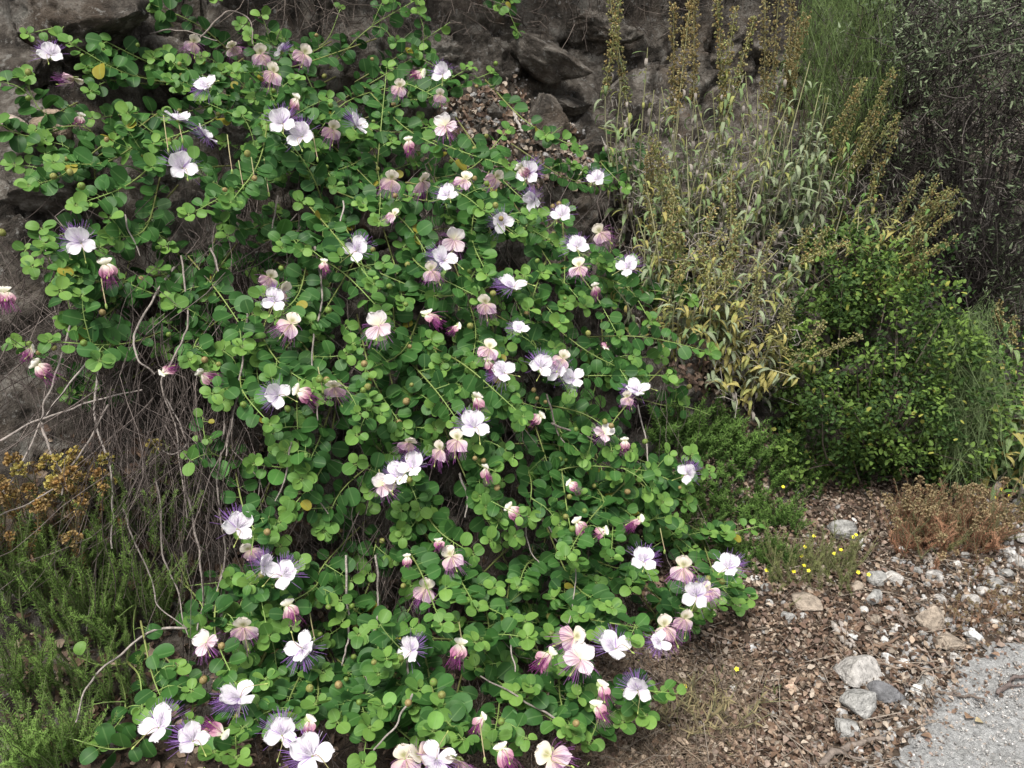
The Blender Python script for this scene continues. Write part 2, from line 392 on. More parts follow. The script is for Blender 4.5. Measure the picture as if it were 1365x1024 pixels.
rock('boulder', 722, 84, 120, 62, 'long grey overhanging ledge of rock with pale face near top of bank', 'rock', GREY, 5, 8, .1, .8, tilt=-.45, mat=M_ROCK, sub=4)
rock('boulder', 762, 122, 80, 26, 'thin flat grey rock layer just below the overhanging ledge', 'rock', GREY, 6, 7, .08, .8, tilt=-.2, mat=M_ROCK)
rock('boulder', 655, 152, 26, 22, 'small grey stone on brown soil left of the upright slab', 'rock', GREY, 7, mat=M_ROCK)
rock('boulder', 18, 180, 44, 26, 'pale pinkish rock lying in the dark hollow at left edge', 'rock', (.4, .33, .28), 8, 8, .06)
rock('boulder', 70, 172, 46, 38, 'brownish rock inside the dark hollow beside the pale rock', 'rock', (.26, .2, .15), 9, 8, .08)
rock('boulder', 105, 40, 180, 110, 'large brown weathered boulder at the top left of the bank', 'rock', WARM, 10, 7, .12, .7, mat=M_ROCK, sub=5)
rock('boulder', 20, 90, 110, 60, 'low grey boulder overhanging the dark hollow at left', 'rock', GREY, 11, 8, .12, .6, mat=M_ROCK, sub=4)
rock('boulder', 235, 85, 90, 80, 'grey lichened boulder behind the top shoots of the caper', 'rock', GREY, 12, 8, .12, .6, mat=M_ROCK, sub=4)
rock('boulder', 800, 40, 110, 60, 'dark knobbly rock behind the leftmost tall sage spike', 'rock', DGREY, 13, 8, .12, .6, mat=M_ROCK, sub=4)
rock('boulder', 60, 255, 130, 60, 'warm brown rock ledge half hidden by caper leaves at left edge', 'rock', WARM, 14, 8, .12, .6, mat=M_ROCK, sub=4)
rock('boulder', 570, 70, 130, 70, 'dark rough rock behind the topmost caper shoot tips', 'rock', DGREY, 15, 8, .13, .5, mat=M_ROCK, sub=4)
for u, v, w, h, lab, c, sd in [
    (1139, 893, 60, 34, 'largest angular pale grey stone with flat top on the leaf litter', PALE, 21),
    (1179, 922, 44, 27, 'dark blue grey stone just below the flat topped stone', DGREY, 22),
    (1148, 936, 50, 40, 'rough mottled grey stone between dark stone and the leaf litter', GREY, 23),
    (1124, 971, 32, 28, 'squat grey stone below the mottled stone near the road edge', GREY, 24),
    (1170, 771, 30, 22, 'left stone of the touching pale pair beside yellow flowers', GREY, 25),
    (1194, 773, 28, 19, 'right stone of the touching pale pair beside yellow flowers', PALE, 26),
    (1124, 706, 34, 34, 'grey stone with dark underside at the foot of the green shrub', GREY, 27),
    (1070, 803, 40, 24, 'flat brownish grey stone below the yellow flowered plant', WARM, 28),
    (1050, 823, 20, 24, 'small upright grey stone left of the flat brownish stone', GREY, 29),
    (1295, 846, 20, 16, 'small rounded stone half white half dark close to the road', (.5, .5, .49), 30),
    (1262, 853, 42, 19, 'long low grey stone beside the road edge', WARM, 31),
    (1241, 828, 34, 32, 'rough buff stone under the small brown tuft', WARM, 32),
    (1234, 909, 24, 14, 'flat grey stone lying against the road edge among twigs', GREY, 33),
    (1223, 918, 17, 13, 'small white stone touching the flat stone at road edge', (.6, .6, .58), 34),
    (1164, 795, 28, 22, 'grey stone with a dark side below the touching pale pair', GREY, 35),
    (999, 864, 17, 9, 'thin white stone chip on brown leaves right of the caper', (.6, .6, .6), 36),
    (1053, 914, 16, 20, 'peach coloured stone standing in the brown leaf litter', (.5, .36, .27), 37),
    (1137, 849, 17, 13, 'bright white stone beside the two parallel grey sticks', (.62, .62, .6), 38)]:
    rock('stone', u, v, w, h, lab, 'stone', c, sd, 16, .06, .85, sub=4)
small = [(1021, 783, 15), (1245, 770, 21), (1181, 878, 22), (1141, 781, 20), (1316, 763, 18), (1327, 778, 17), (1293, 801, 21), (1201, 731, 12), (1164, 826, 16), (1363, 719, 16), (1222, 762, 14), (1271, 876, 17), (1203, 884, 16), (1207, 901, 14), (1310, 790, 15), (1340, 762, 16), (1188, 812, 14), (1150, 812, 13), (1205, 800, 13), (1252, 800, 15), (1228, 845, 12), (1340, 790, 14), (1175, 845, 12), (1099, 760, 13), (1208, 866, 12), (1096, 902, 12), (985, 745, 12), (1150, 720, 11), (1178, 712, 11), (1356, 745, 18), (1130, 826, 13), (1010, 720, 11), (1006, 770, 13), (998, 756, 11), (1326, 832, 13), (1285, 740, 11), (1276, 752, 12), (1345, 735, 14), (1166, 860, 13), (1195, 838, 14)]
for i, (u, v, w) in enumerate(small):
    c = [GREY, PALE, (.5, .49, .47), WARM, PALE][i % 5]
    rock('pebble', u, v, w, w * .75, 'small rounded pale pebble among the gravel between leaf litter and road', 'pebble', c, 50 + i % 9, 6, .05, .9, group='pebbles on the verge')

# ------------------------------------------------------------------ litter, gravel, sticks
leafy = leaf_tpl(3, lambda t: .32 * math.sin(math.pi * min(1, t * 1.02)) + .02, fold=.5, droop=.9)
flat_leaf = leaf_tpl(3, lambda t: .3 * math.sin(math.pi * t) + .02, fold=.2, droop=.4)
def scatter_px(n, poly):
    poly = np.array(poly, float); lo, hi = poly.min(0), poly.max(0); out = []
    while len(out) < n:
        c = R.uniform(lo, hi, (n * 2, 2)); x, y = c.T; ins = np.zeros(len(c), bool)
        for (x0, y0), (x1, y1) in zip(poly, np.roll(poly, -1, 0)):
            ins ^= ((y0 > y) != (y1 > y)) & (x < (x1 - x0) * (y - y0) / (y1 - y0 + 1e-12) + x0)
        out += list(c[ins])
    return np.array(out[:n])
VERGE = [(640, 1080), (700, 960), (800, 830), (880, 640), (1000, 560), (1180, 640), (1300, 640), (1420, 700), (1420, 830), (1300, 880), (1220, 990), (1150, 1080)]
def litter(n, poly, size, cols, mb, tpl, lift=.012, keep=None, lie=.8):
    px = scatter_px(n, poly); p, nn = surf(px[:, 0], px[:, 1])
    k = ~on_road(p)
    if keep is not None: k &= keep(px, p)
    p, nn = p[k], nn[k]; m = len(p)
    yd = rnd(m); zh = norm(nn + lie * R.normal(size=(m, 3)))
    yd = norm(yd - (yd * zh).sum(1, keepdims=True) * zh)
    X_, Y_, Z_ = frames(yd, zh); Z_ = Z_
    c = np.array(cols)[R.integers(0, len(cols), m)] * (.98, .97, .93) * R.uniform(.55, 1.2, (m, 1))
    stamp(mb, tpl, X_, Y_, Z_, p + nn * R.uniform(0, lift, (m, 1)), R.uniform(*size, m), c)
BROWN = [(.18, .12, .085), (.26, .19, .145), (.09, .063, .048), (.35, .275, .215), (.14, .093, .07), (.2, .14, .115), (.29, .225, .19), (.4, .34, .285)]
mb = MB()
gravelly = lambda px, p: R.uniform(size=len(px)) > smooth(px[:, 0] + .35 * (px[:, 1] - 800), 1080, 1330) * .72
litter(26000, VERGE, (.007, .024), BROWN, mb, leafy, .018, gravelly)
litter(9000, VERGE, (.008, .024), BROWN, mb, flat_leaf, .014, gravelly)
litter(2500, [(560, 150), (680, 100), (830, 200), (860, 260), (640, 250)], (.012, .034), BROWN, mb, leafy, .012)
litter(2500, [(0, 1060), (60, 560), (330, 560), (700, 900), (800, 1080)], (.012, .034), BROWN[:6], mb, leafy, .02)
litter(1600, [(820, 260), (880, 500), (1000, 560), (1000, 330)], (.012, .034), BROWN[:6], mb, leafy, .02)
px = scatter_px(260, [(1190, 1050), (1240, 930), (1300, 870), (1400, 840), (1400, 900), (1290, 960), (1230, 1050)]); p = hit(px[:, 0], px[:, 1]); m = len(p); zh = norm(np.array([0, 0, 1.]) + .3 * R.normal(size=(m, 3))); X_, Y_, Z_ = frames(rnd(m) * (1, 1, .1), zh)
stamp(mb, leafy, X_, Y_, Z_, p + [0, 0, .016], R.uniform(.004, .016, m), np.array(BROWN)[R.integers(0, len(BROWN), m)])
solo(mb, 'leaf_litter', M_LITTER, (0, 0, 0), kind='stuff', label='brown fallen leaves covering the verge and the bank ledges')
peb = rock_mesh(91, 7, .05, sub=2); peb_t = (peb[0], peb[1], [], np.zeros((len(peb[0]), 3)))
peb2 = rock_mesh(94, 7, .05, sub=2); peb2_t = (peb2[0], peb2[1], [], np.zeros((len(peb2[0]), 3)))
mb = MB()
GRAV = [(.36, .35, .34), (.46, .45, .43), (.25, .24, .23), (.56, .55, .53), (.39, .34, .3), (.31, .3, .29)]
def gravel(n, poly, size, tpl, keepf=None):
    px = scatter_px(n, poly); p, nn = surf(px[:, 0], px[:, 1]); k = ~on_road(p)
    if keepf is not None: k &= keepf(px, p)
    p = p[k]; m = len(p); X_, Y_, Z_ = frames(rnd(m), rnd(m)); s = size[0] + (size[1] - size[0]) * R.uniform(0, 1, m) ** 3
    stamp(mb, tpl, X_, Y_, Z_, p + [0, 0, .002], s[:, None] * R.uniform(.6, 1, (m, 3)), np.array(GRAV)[R.integers(0, len(GRAV), m)] * R.uniform(.75, 1.1, (m, 1)))
inv = lambda px, p: R.uniform(size=len(px)) < .12 + smooth(px[:, 0] + .35 * (px[:, 1] - 800), 1110, 1290)
gravel(4200, VERGE, (.003, .019), peb_t, inv); gravel(3200, VERGE, (.003, .014), peb2_t, inv)
gravel(500, [(560, 120), (700, 90), (850, 200), (860, 260), (640, 250)], (.004, .02), peb_t)
# loose chips on the road itself
px = scatter_px(1700, [(1190, 1060), (1250, 930), (1380, 850), (1420, 1060)]); p = hit(px[:, 0], px[:, 1]); p = p[((p[:, :2] - ew[2]) @ side) > .01]; m = len(p)
X_, Y_, Z_ = frames(rnd(m), rnd(m)); stamp(mb, peb_t, X_, Y_, Z_, p + [0, 0, .012], R.uniform(.001, .0042, (m, 3)), 1.1 * np.array(GRAV)[R.integers(0, 6, m)])
solo(mb, 'gravel', M_STONE, (0, 0, 0), kind='stuff', label='pale limestone gravel strewn over the verge')
# dry straw and fine twig scraps
mb = MB()
px = scatter_px(2600, [(560, 1060), (640, 930), (880, 870), (1010, 880), (1000, 960), (920, 1060)]); p, nn = surf(px[:, 0], px[:, 1]); m = len(p)
dv = norm(rnd(m) * (1, 1, .25)) * R.uniform(.02, .07, (m, 1)); mid = p + [0, 0, .012] + R.normal(0, .004, (m, 3))
tubes(mb, np.stack([mid - dv, mid + R.normal(0, .006, (m, 3)), mid + dv], 1), R.uniform(.0004, .0009, m), mix((.13, .1, .075), (.33, .26, .19), R.uniform(size=m)), 3)
px = scatter_px(900, VERGE); p, nn = surf(px[:, 0], px[:, 1]); p = p[~on_road(p)]; m = len(p)
dv = norm(rnd(m) * (1, 1, .2)) * R.uniform(.02, .09, (m, 1)); mid = p + [0, 0, .012] + R.normal(0, .004, (m, 3))
tubes(mb, np.stack([mid - dv, mid + R.normal(0, .008, (m, 3)), mid + dv], 1), R.uniform(.0006, .0018, m), mix((.1, .075, .055), (.34, .29, .24), R.uniform(size=m)), 3)
solo(mb, 'straw_litter', M_BARK, (0, 0, 0), kind='stuff', label='dry straw and twig scraps lying on the verge')

def stick(pts, r, label, col=(.2, .165, .14), cat='stick', lift=.012, group=None):
    p = hit(*np.array(pts, float).T); nn = snormal(p); d = disp(p); road = on_road(p)
    p = p + nn * (np.where(road, .013, np.maximum(d, 0)) + lift)[:, None]
    c = curve(p, 14); c[1:-1] += R.normal(0, .003, (12, 3)); mb = MB()
    rr = r * np.linspace(1.1, .7, 14) * R.uniform(.85, 1.15, 14); rr[0] *= .5; rr[-1] *= .3
    tubes(mb, c, rr, col, 7)
    k = R.integers(4, 10); side_d = norm(np.cross(c[k + 1] - c[k], (0, 0, 1))) * (1 if R.uniform() < .5 else -1)
    tw = np.stack([c[k], c[k] + side_d * r * 3 + (c[k + 1] - c[k]) * .6, c[k] + side_d * r * 6 + (c[k + 1] - c[k]) * 1.6 + [0, 0, r]])
    tubes(mb, curve(tw, 5), r * np.linspace(.6, .25, 5), col, 5)
    solo(mb, 'stick', M_BARK, c[0], label=label, cat=cat, group=group)
stick([(1090, 1026), (1134, 999), (1183, 991)], .0085, 'thick dark curved stick lying on leaf litter nearest the camera')
stick([(1108, 835), (1120, 852), (1132, 870)], .008, 'stout grey weathered stick, left of the parallel pair', (.32, .29, .26))
stick([(1116, 832), (1128, 849), (1141, 868)], .006, 'thinner grey weathered stick, right of the parallel pair', (.34, .3, .27))
stick([(1198, 817), (1203, 830), (1208, 846)], .006, 'short upright looking brown stick among the gravel', (.24, .2, .17))
stick([(1154, 870), (1176, 867), (1201, 853)], .005, 'bent brown stick lying behind the flat topped stone', (.2, .14, .1))
stick([(1166, 884), (1205, 890), (1244, 908)], .004, 'long thin brown stick running from flat topped stone to road', (.22, .16, .12))
stick([(1218, 866), (1240, 884), (1243, 909)], .003, 'thin hooked twig curving beside the road edge', (.3, .24, .2))
stick([(1226, 927), (1268, 930), (1310, 942)], .004, 'slender brown twig lying on the road slab', (.16, .13, .11))
stick([(1326, 936), (1342, 920), (1370, 911)], .006, 'thick brown twig on the road at the right edge', (.15, .12, .11))
stick([(1180, 831), (1195, 818), (1209, 803)], .004, 'straight pale twig slanting over the gravel', (.33, .28, .24))
stick([(1237, 742), (1239, 752), (1243, 764)], .006, 'stubby grey stick near the brown dry clump', (.3, .27, .24))
stick([(1102, 857), (1118, 864), (1136, 873)], .004, 'thin dark stick crossing below the parallel grey pair', (.17, .13, .1))
stick([(1005, 930), (1022, 943), (1040, 955)], .003, 'small reddish twig on the brown leaf litter', (.15, .1, .08))
stick([(930, 903), (979, 935), (1030, 982), (1046, 1010)], .0022, 'long thin dry bramble stem crossing the leaf litter', (.3, .24, .18))
stick([(1140, 880), (1190, 893), (1262, 900)], .003, 'long thin twig reaching from flat topped stone onto the road', (.25, .2, .16))
stick([(682, 152), (693, 179), (714, 204)], .006, 'pale bare stick lying on the soil beside the upright slab', (.36, .33, .3))
for i, (u, v, s, c) in enumerate([(1297, 972, .03, (.4, .33, .2)), (1285, 968, .035, (.26, .17, .11)), (1240, 995, .03, (.24, .16, .11)), (1330, 885, .03, (.3, .2, .14))]):
    p = hit1(u, v) + [0, 0, .016]; X_, Y_, Z_ = frames(norm(R.normal(size=(1, 3)) * (1, 1, 0)), np.array([[0, 0, 1.]]))
    solo(stamp(MB(), leaf_tpl(5, lambda t: .34 * math.sin(math.pi * t) + .01, .4, .8), X_, Y_, Z_, p[None] + [0, 0, .008], np.array([s]), np.array([c])), 'dead_leaf', M_LITTER, p,
         label=['yellowish dead leaf lying on the road slab', 'dark brown dead leaf beside the yellowish one on the road', 'brown dead leaf on the ragged road edge', 'reddish dead leaf on the road nearest the gravel'][i], cat='dead leaf')

# ------------------------------------------------------------------ caper bush
DENS = ["110343213130000000000", "675688647620000000000", "467788778520000000000", "655787788886420000000", "447885578987410000000",
        "576445778999852000000", "566678789999874100000", "456666898999874000000", "232227789997530000000", "000047778999863100000",
        "000025557888874000000", "000026657888885400000", "000046657898876300000", "010036765698766300000", "000146778886444100000", "024678888887411000000"]
D8 = np.array([[int(c) for c in r] for r in DENS], float)
D8[4, 5:7] = 3, 4; D8[5, :7] = 6, 7, 6, 3, 2, 3, 6; D8[6, :5] = 5, 6, 4, 3, 5; D8[7, :6] = 5, 5, 6, 6, 5, 6; D8[8, :5] = 2, 3, 3, 2, 2
D8[9, 4:8] = 4, 7, 6, 6; D8[10, 4:8] = 2, 5, 5, 5; D8[11, 4:8] = 2, 6, 6, 5; D8[12, 4:8] = 3, 6, 4, 4
D8[13] = [0, 1, 0, 3, 6, 7, 5, 6, 7, 9, 8, 7, 6, 6, 3, 0, 0, 0, 0, 0, 0]
D8[14] = [0, 0, 0, 4, 6, 7, 7, 8, 8, 8, 6, 4, 4, 4, 1, 0, 0, 0, 0, 0, 0]
def dens(u, v):
    x = np.clip(np.asarray(u) / 65 - .5, 0, 19.99); y = np.clip(np.asarray(v) / 64 - .5, 0, 14.99); i, j = y.astype(int), x.astype(int); a, b = y - i, x - j
    return D8[i, j] * (1 - a) * (1 - b) + D8[i + 1, j] * a * (1 - b) + D8[i, j + 1] * (1 - a) * b + D8[i + 1, j + 1] * a * b
def thick(u, v): return .07 + .026 * dens(u, v)
ROOT = hit1(430, 235, .02)
caper = thing('caper_bush', ROOT, 'large sprawling caper bush with round green leaves and white and pink flowers over the bank', 'bush')
CO = org(caper)

def rpx(u, v):  # direction in the photograph in which shoots run away from the root
    o = np.array([430, 230.]); d = np.stack([u, v], -1) - o; n = norm(d)
    n[..., 1] += .35; n = norm(n)
    return n
tips = []
for r in range(16):
    for c in range(21):
        n = D8[r, c] * .235; n = int(n) + (R.uniform() < n % 1)
        for _ in range(n): tips.append((65 * (c + R.uniform()), 64 * (r + R.uniform())))
tips += [(186, 4), (196, 20), (600, 42), (655, 108), (915, 660), (985, 770), (955, 825), (925, 390), (905, 550), (185, 885), (765, 985), (785, 995), (140, 1010), (945, 640), (905, 720), (900, 935), (20, 225), (60, 330), (35, 340), (120, 110), (1, 180), (875, 240), (40, 60)]
tips = np.array(tips); R.shuffle(tips); tips = tips[:298]
shoots = []; LP, LY, LZ, LS, LC = [], [], [], [], []
OLD, MID, YNG = np.array((.024, .08, .021)), np.array((.064, .172, .036)), np.array((.2, .36, .075))
for (u, v) in tips:
    d = rpx(np.array(u), np.array(v)); L = R.uniform(70, 190) * (1 if dens(u, v) > 2 else .8)
    if u < 130: d = norm(np.array([-1, .1 + R.normal(0, .2)]))
    if u > 830: d = norm(np.array([1, R.normal(.25, .25)]))
    ra = R.normal(0, .5 if 130 <= u <= 830 else .2); d = np.array([d[0] * math.cos(ra) - d[1] * math.sin(ra), d[0] * math.sin(ra) + d[1] * math.cos(ra)])
    th = thick(u, v) * R.choice([.35, .65, 1.0, 1.0, 1.15]) * (1 + .45 * float(vnoise(np.array([[u / 95., v / 95., 3.3]]))[0]))
    b = np.array([u, v]) - d * L + R.normal(0, 18, 2)
    tip = hit1(u, v, th); mid = hit1(*(np.array([u, v]) - d * L * .5 + R.normal(0, 10, 2)), th * .8 + .02); bs = hit1(b[0], b[1], th * .35 + .01)
    tip = tip + [0, 0, R.uniform(0, .05)]
    P_ = curve([bs, mid, tip], 12); lat = []
    nb = snormal(P_[-1:])[0]; out = norm(.75 * nb + .3 * np.array([0, 0, 1]) + np.array([.1, -.25, 0]))
    for _ in range(R.integers(0, 3)):                              # short side shoots
        j = R.integers(4, 10); q = P_[j]; T = norm(P_[j + 1] - P_[j]); sd = norm(np.cross(T, out)) * R.choice([-1, 1])
        e = norm(.75 * sd + .5 * T + .45 * out + R.normal(0, .25, 3)) * R.uniform(.05, .12); lat.append(curve([q, q + e * .5 + .01 * out, q + e + R.normal(0, .008, 3) - [0, 0, .006]], 6))
    shoots.append((P_, lat))
    for C_, t0 in [(P_, 0)] + [(l, .3) for l in lat]:
        K1 = len(C_) - 1; ln = np.linalg.norm(np.diff(C_, axis=0), axis=1).sum(); nl = int(ln / .0178)
        for i in range(nl):
            tt = (i + .6) / nl; t = t0 + (1 - t0) * tt; x = tt * K1; j = min(int(x), K1 - 1); q = C_[j] + (C_[j + 1] - C_[j]) * (x - j); T = norm(C_[j + 1] - C_[j])
            if t < .4 and R.uniform() < .55 - t: continue
            sd = norm(np.cross(T, out)); sg = 1 if i % 2 else -1
            yd = norm(sg * sd + .35 * T + R.normal(0, .32, 3) + .12 * out)
            zh = norm(out + .28 * sg * sd * R.normal(.3, .6) + R.normal(0, .36, 3))
            s = R.uniform(.028, .049) * (1 - .5 * smooth(t, .72, 1.0)) * (.85 + .15 * smooth(t, 0, .3)) * (.85 if t0 else 1)
            pet = R.uniform(.005, .012)
            LP.append(q + yd * pet); LY.append(yd); LZ.append(zh); LS.append(s)
            age = np.clip(smooth(t, .62, 1.06) + R.normal(0, .12), 0, 1); o_ = R.uniform()
            if o_ > .988: LC.append(np.array((.3, .27, .04))); continue
            LC.append(np.where(age > .5, MID + (YNG - MID) * (age - .5) * 2, OLD + (MID - OLD) * np.clip(age * 1.2 + .75 * o_, 0, 1)))
        for i in range(R.integers(3, 6)):                          # rosette of young leaves at the tip
            T = norm(C_[-1] - C_[-2]); a = i * 2.4 + R.uniform(0, .5); s1 = norm(np.cross(T, out)); s2 = np.cross(out, s1)
            yd = norm(math.cos(a) * s1 + math.sin(a) * s2 + .25 * out + .2 * T); s = R.uniform(.017, .034)
            LP.append(C_[-1] + yd * .004); LY.append(yd); LZ.append(norm(out * 1.2 + R.normal(0, .3, 3) - .3 * yd)); LS.append(s); LC.append(MID + (YNG - MID) * R.uniform(.1, 1.0))
LP, LY, LZ, LS, LC = map(np.array, (LP, LY, LZ, LS, LC))

FLOW = """68,74,O 98,105,P 108,155,w 277,115,O 258,57,P 310,63,P 348,72,P 365,97,P 376,70,S 405,72,P 396,132,W 237,160,S 274,182,S 376,165,O 403,182,O 443,172,P
477,168,O 243,224,O 108,324,O 141,353,W 475,335,O 360,370,P 376,388,P 366,403,O 388,432,P 270,498,W 40,465,w 50,487,W 218,497,w 446,516,P 372,527,O 398,522,W
590,100,O 561,97,W 533,116,P 587,127,p 594,168,F 545,188,W 522,240,P 563,242,P 620,240,P 597,262,O 660,237,P 704,232,O 694,224,W 712,268,S 671,298,O 525,287,p
605,320,F 592,348,O 575,361,P 749,288,O 770,330,O 772,356,P 795,240,O 800,310,P 836,358,O 793,382,w 685,383,O 648,405,P 570,420,W 505,435,F 610,435,w 693,440,S
652,465,P 650,482,w 672,497,O 720,490,O 750,478,P 745,497,S 635,530,W 632,570,O 805,578,F 833,588,w 852,522,O 836,530,p 766,505,S 808,465,w 720,555,w 648,625,w
545,590,P 587,600,P 610,587,P 550,624,O 530,636,O 510,648,F 680,678,W 602,742,P 568,785,P 770,697,W 760,645,w 852,693,W 916,632,O 857,749,O 911,757,P 970,758,O
928,795,O 945,787,p 886,836,P 912,825,P 880,855,S 765,850,P 773,879,F 733,873,W 820,865,O 802,915,W 795,942,W 850,920,O 548,868,O 613,860,W 316,705,O 334,733,P 376,768,O
352,755,S 384,808,W 403,864,O 325,836,P 275,857,F 320,930,O 212,970,O 257,988,O 296,978,W 376,980,O 412,962,w 416,1008,O 560,1008,P 582,1012,O 612,1014,P
669,1000,W 735,1008,P 643,958,w 585,722,w 543,743,w 805,708,w 432,350,w 5,390,W 540,1012,P"""
flows = [(float(a), float(b), c) for a, b, c in (x.split(',') for x in FLOW.split())]
FP = [hit1(u, v, thick(u, v) + .075) for u, v, _ in flows]
# leaves do not grow through the flowers, nor into the gaps of the bush
lu, lv, lz = project(LP + LY * (LS * .5)[:, None]); dl = dens(lu, lv)
keep = R.uniform(size=len(LP)) < smooth(dl, .4, 3.2)
for (u, v, k), q in zip(flows, FP):
    rad = {'O': 17, 'F': 17, 'P': 15, 'S': 10}.get(k, 9); fz = project(q)[2]
    keep &= ~((np.hypot(lu - u, lv - v) < rad + 11) & (lz < fz + .03) & (np.hypot(lu - u, lv - v) < rad + LS * FPX / lz * .32))
    keep &= ~(np.linalg.norm(LP + LY * (LS * .5)[:, None] - q, axis=1) < .03)
LP, LY, LZ, LS, LC, lu, lv, lz = (a[keep] for a in (LP, LY, LZ, LS, LC, lu, lv, lz))
LX, LY, LZ = frames(LY, LZ)
circ = lambda t: .47 * math.sqrt(max(0, 1 - (2 * t - 1) ** 2)) ** .9 + .004
TPL = [leaf_tpl(7, circ, .1, .25), leaf_tpl(7, circ, .34, -.35, .35), leaf_tpl(7, lambda t: .43 * math.sqrt(max(0, 1 - (2 * t - 1) ** 2)) ** .9 + .004, -.05, .7, .6)]
ki = R.integers(0, 3, len(LP))
# the 300 leaves that show largest: the frontmost of its spot, then by size
cell = (np.round(lu / 11) * 1000 + np.round(lv / 11)).astype(int); order = np.lexsort((lz, cell)); first = np.zeros(len(LP), bool)
cs = cell[order]; first[order[np.concatenate([[True], cs[1:] != cs[:-1]])]] = True
facing = np.abs((LZ * norm(CAMP - LP)).sum(1)); inframe = (lu > 5) & (lu < 1360) & (lv > 5) & (lv < 1019)
score = np.where(first & inframe, LS / lz * facing, 0); top = np.argsort(-score)[:300]; big = np.zeros(len(LP), bool); big[top] = True
mb = MB()
for k in range(3):
    s = ~big & (ki == k); stamp(mb, TPL[k], LX[s], LY[s], LZ[s], LP[s], LS[s], LC[s])
part(mb, 'foliage', M_LEAF, caper, kind='stuff')
shades = [OLD * .6 + MID * .4, MID, MID * .55 + YNG * .45]
lm = {}
for i in top:
    sh = int(np.argmin([np.abs(LC[i] - s).sum() for s in shades])); key = (ki[i], sh)
    if key not in lm: lm[key] = MB().add(TPL[ki[i]][0], TPL[ki[i]][1], TPL[ki[i]][2], shades[sh], TPL[ki[i]][3]).mesh('leaf', M_LEAF)
    link('leaf', lm[key], caper, mat4(LX[i], LY[i], LZ[i], LP[i] - CO, LS[i]))
for P_, lat in shoots:
    a = np.linspace(0, 1, 12); mb = tubes(MB(), P_, np.linspace(.0026, .0011, 12), mix((.17, .17, .06), (.2, .32, .08), a)[None], 5)
    for l in lat: tubes(mb, l, np.linspace(.0015, .0009, 6), (.19, .28, .08), 4)
    part(mb, 'shoot', M_STEM, caper)
mb = MB(); tubes(mb, np.stack([LP - LY * .012, LP, LP + LY * .003], 1), .0007, (.2, .3, .08), 3)
part(mb, 'petioles', M_STEM, caper, kind='stuff')

# flowers
def petal(mb, phi, length, width, lift, curl, c0, c1, twist=0.0, seed=0, blotch=None, ruffle=.05, narrow=.18):
    g = np.random.default_rng(seed); nr, nc = 9, 9; a = np.linspace(-1, 1, nc); t = np.linspace(0, 1, nr)
    A, T = np.meshgrid(a, t); w = width * (narrow + (1 - narrow) * np.sin(np.clip(T / .62, 0, 1) * math.pi / 2)) * np.sqrt(np.clip(1 - (np.clip(T - .6, 0, 1) / .4) ** 2 * .93, 0, 1))
    edge = 1 - .09 * A ** 2 * T + .05 * np.sin(A * 9 + g.uniform(0, 6)) * T
    y = T * length * edge; x = A * w
    z = lift * T + curl * T * T + .18 * width * (A ** 2) * T + ruffle * np.sin(A * 7 + T * 5 + g.uniform(0, 6)) * T ** 2 + twist * A * T
    c, s = math.cos(phi - math.pi / 2), math.sin(phi - math.pi / 2)
    V = np.stack([x * c - y * s, x * s + y * c, z], -1).reshape(-1, 3)
    C = mix(c0, c1, smooth(T, .1, .7)).reshape(-1, 3)
    if blotch is not None: C = mix(C, np.broadcast_to(blotch, C.shape), (np.exp(-((A / .35) ** 2 + ((T - .3) / .22) ** 2)) * .85).ravel())
    return mb.add(V, None, grid_quads(nr, nc), C, np.stack([A, T, 0 * A], -1).reshape(-1, 3))
def filaments(n, ang, sd, th0, th1, l0, l1, c0, c1, droop, seed, mb=None):
    g = np.random.default_rng(seed); ph = ang + g.normal(0, sd, n); th = g.uniform(th0, th1, n); L = g.uniform(l0, l1, n)
    d = np.stack([np.cos(ph) * np.sin(th), np.sin(ph) * np.sin(th), np.cos(th)], 1); t = np.linspace(0, 1, 6)
    P = d[:, None] * (t[None, :, None] * L[:, None, None]); P[:, :, 1] -= droop * (t ** 2)[None] * L[:, None]; P[:, :, 2] -= .15 * (t ** 2)[None]
    P[:, :, :2] += (g.normal(0, .05, (n, 1, 2)) * (t ** 2)[None, :, None])
    mb = mb or MB(); tubes(mb, P, np.linspace(.014, .008, 6)[None], mix(c0, c1, smooth(t, .25, .75))[None].repeat(n, 0), 3)
    return mb
WH, PK, CR, PU, MG = (.88, .86, .88), (.76, .53, .6), (.8, .76, .52), (.33, .17, .5), (.44, .14, .28)
LIL = (.8, .73, .85)
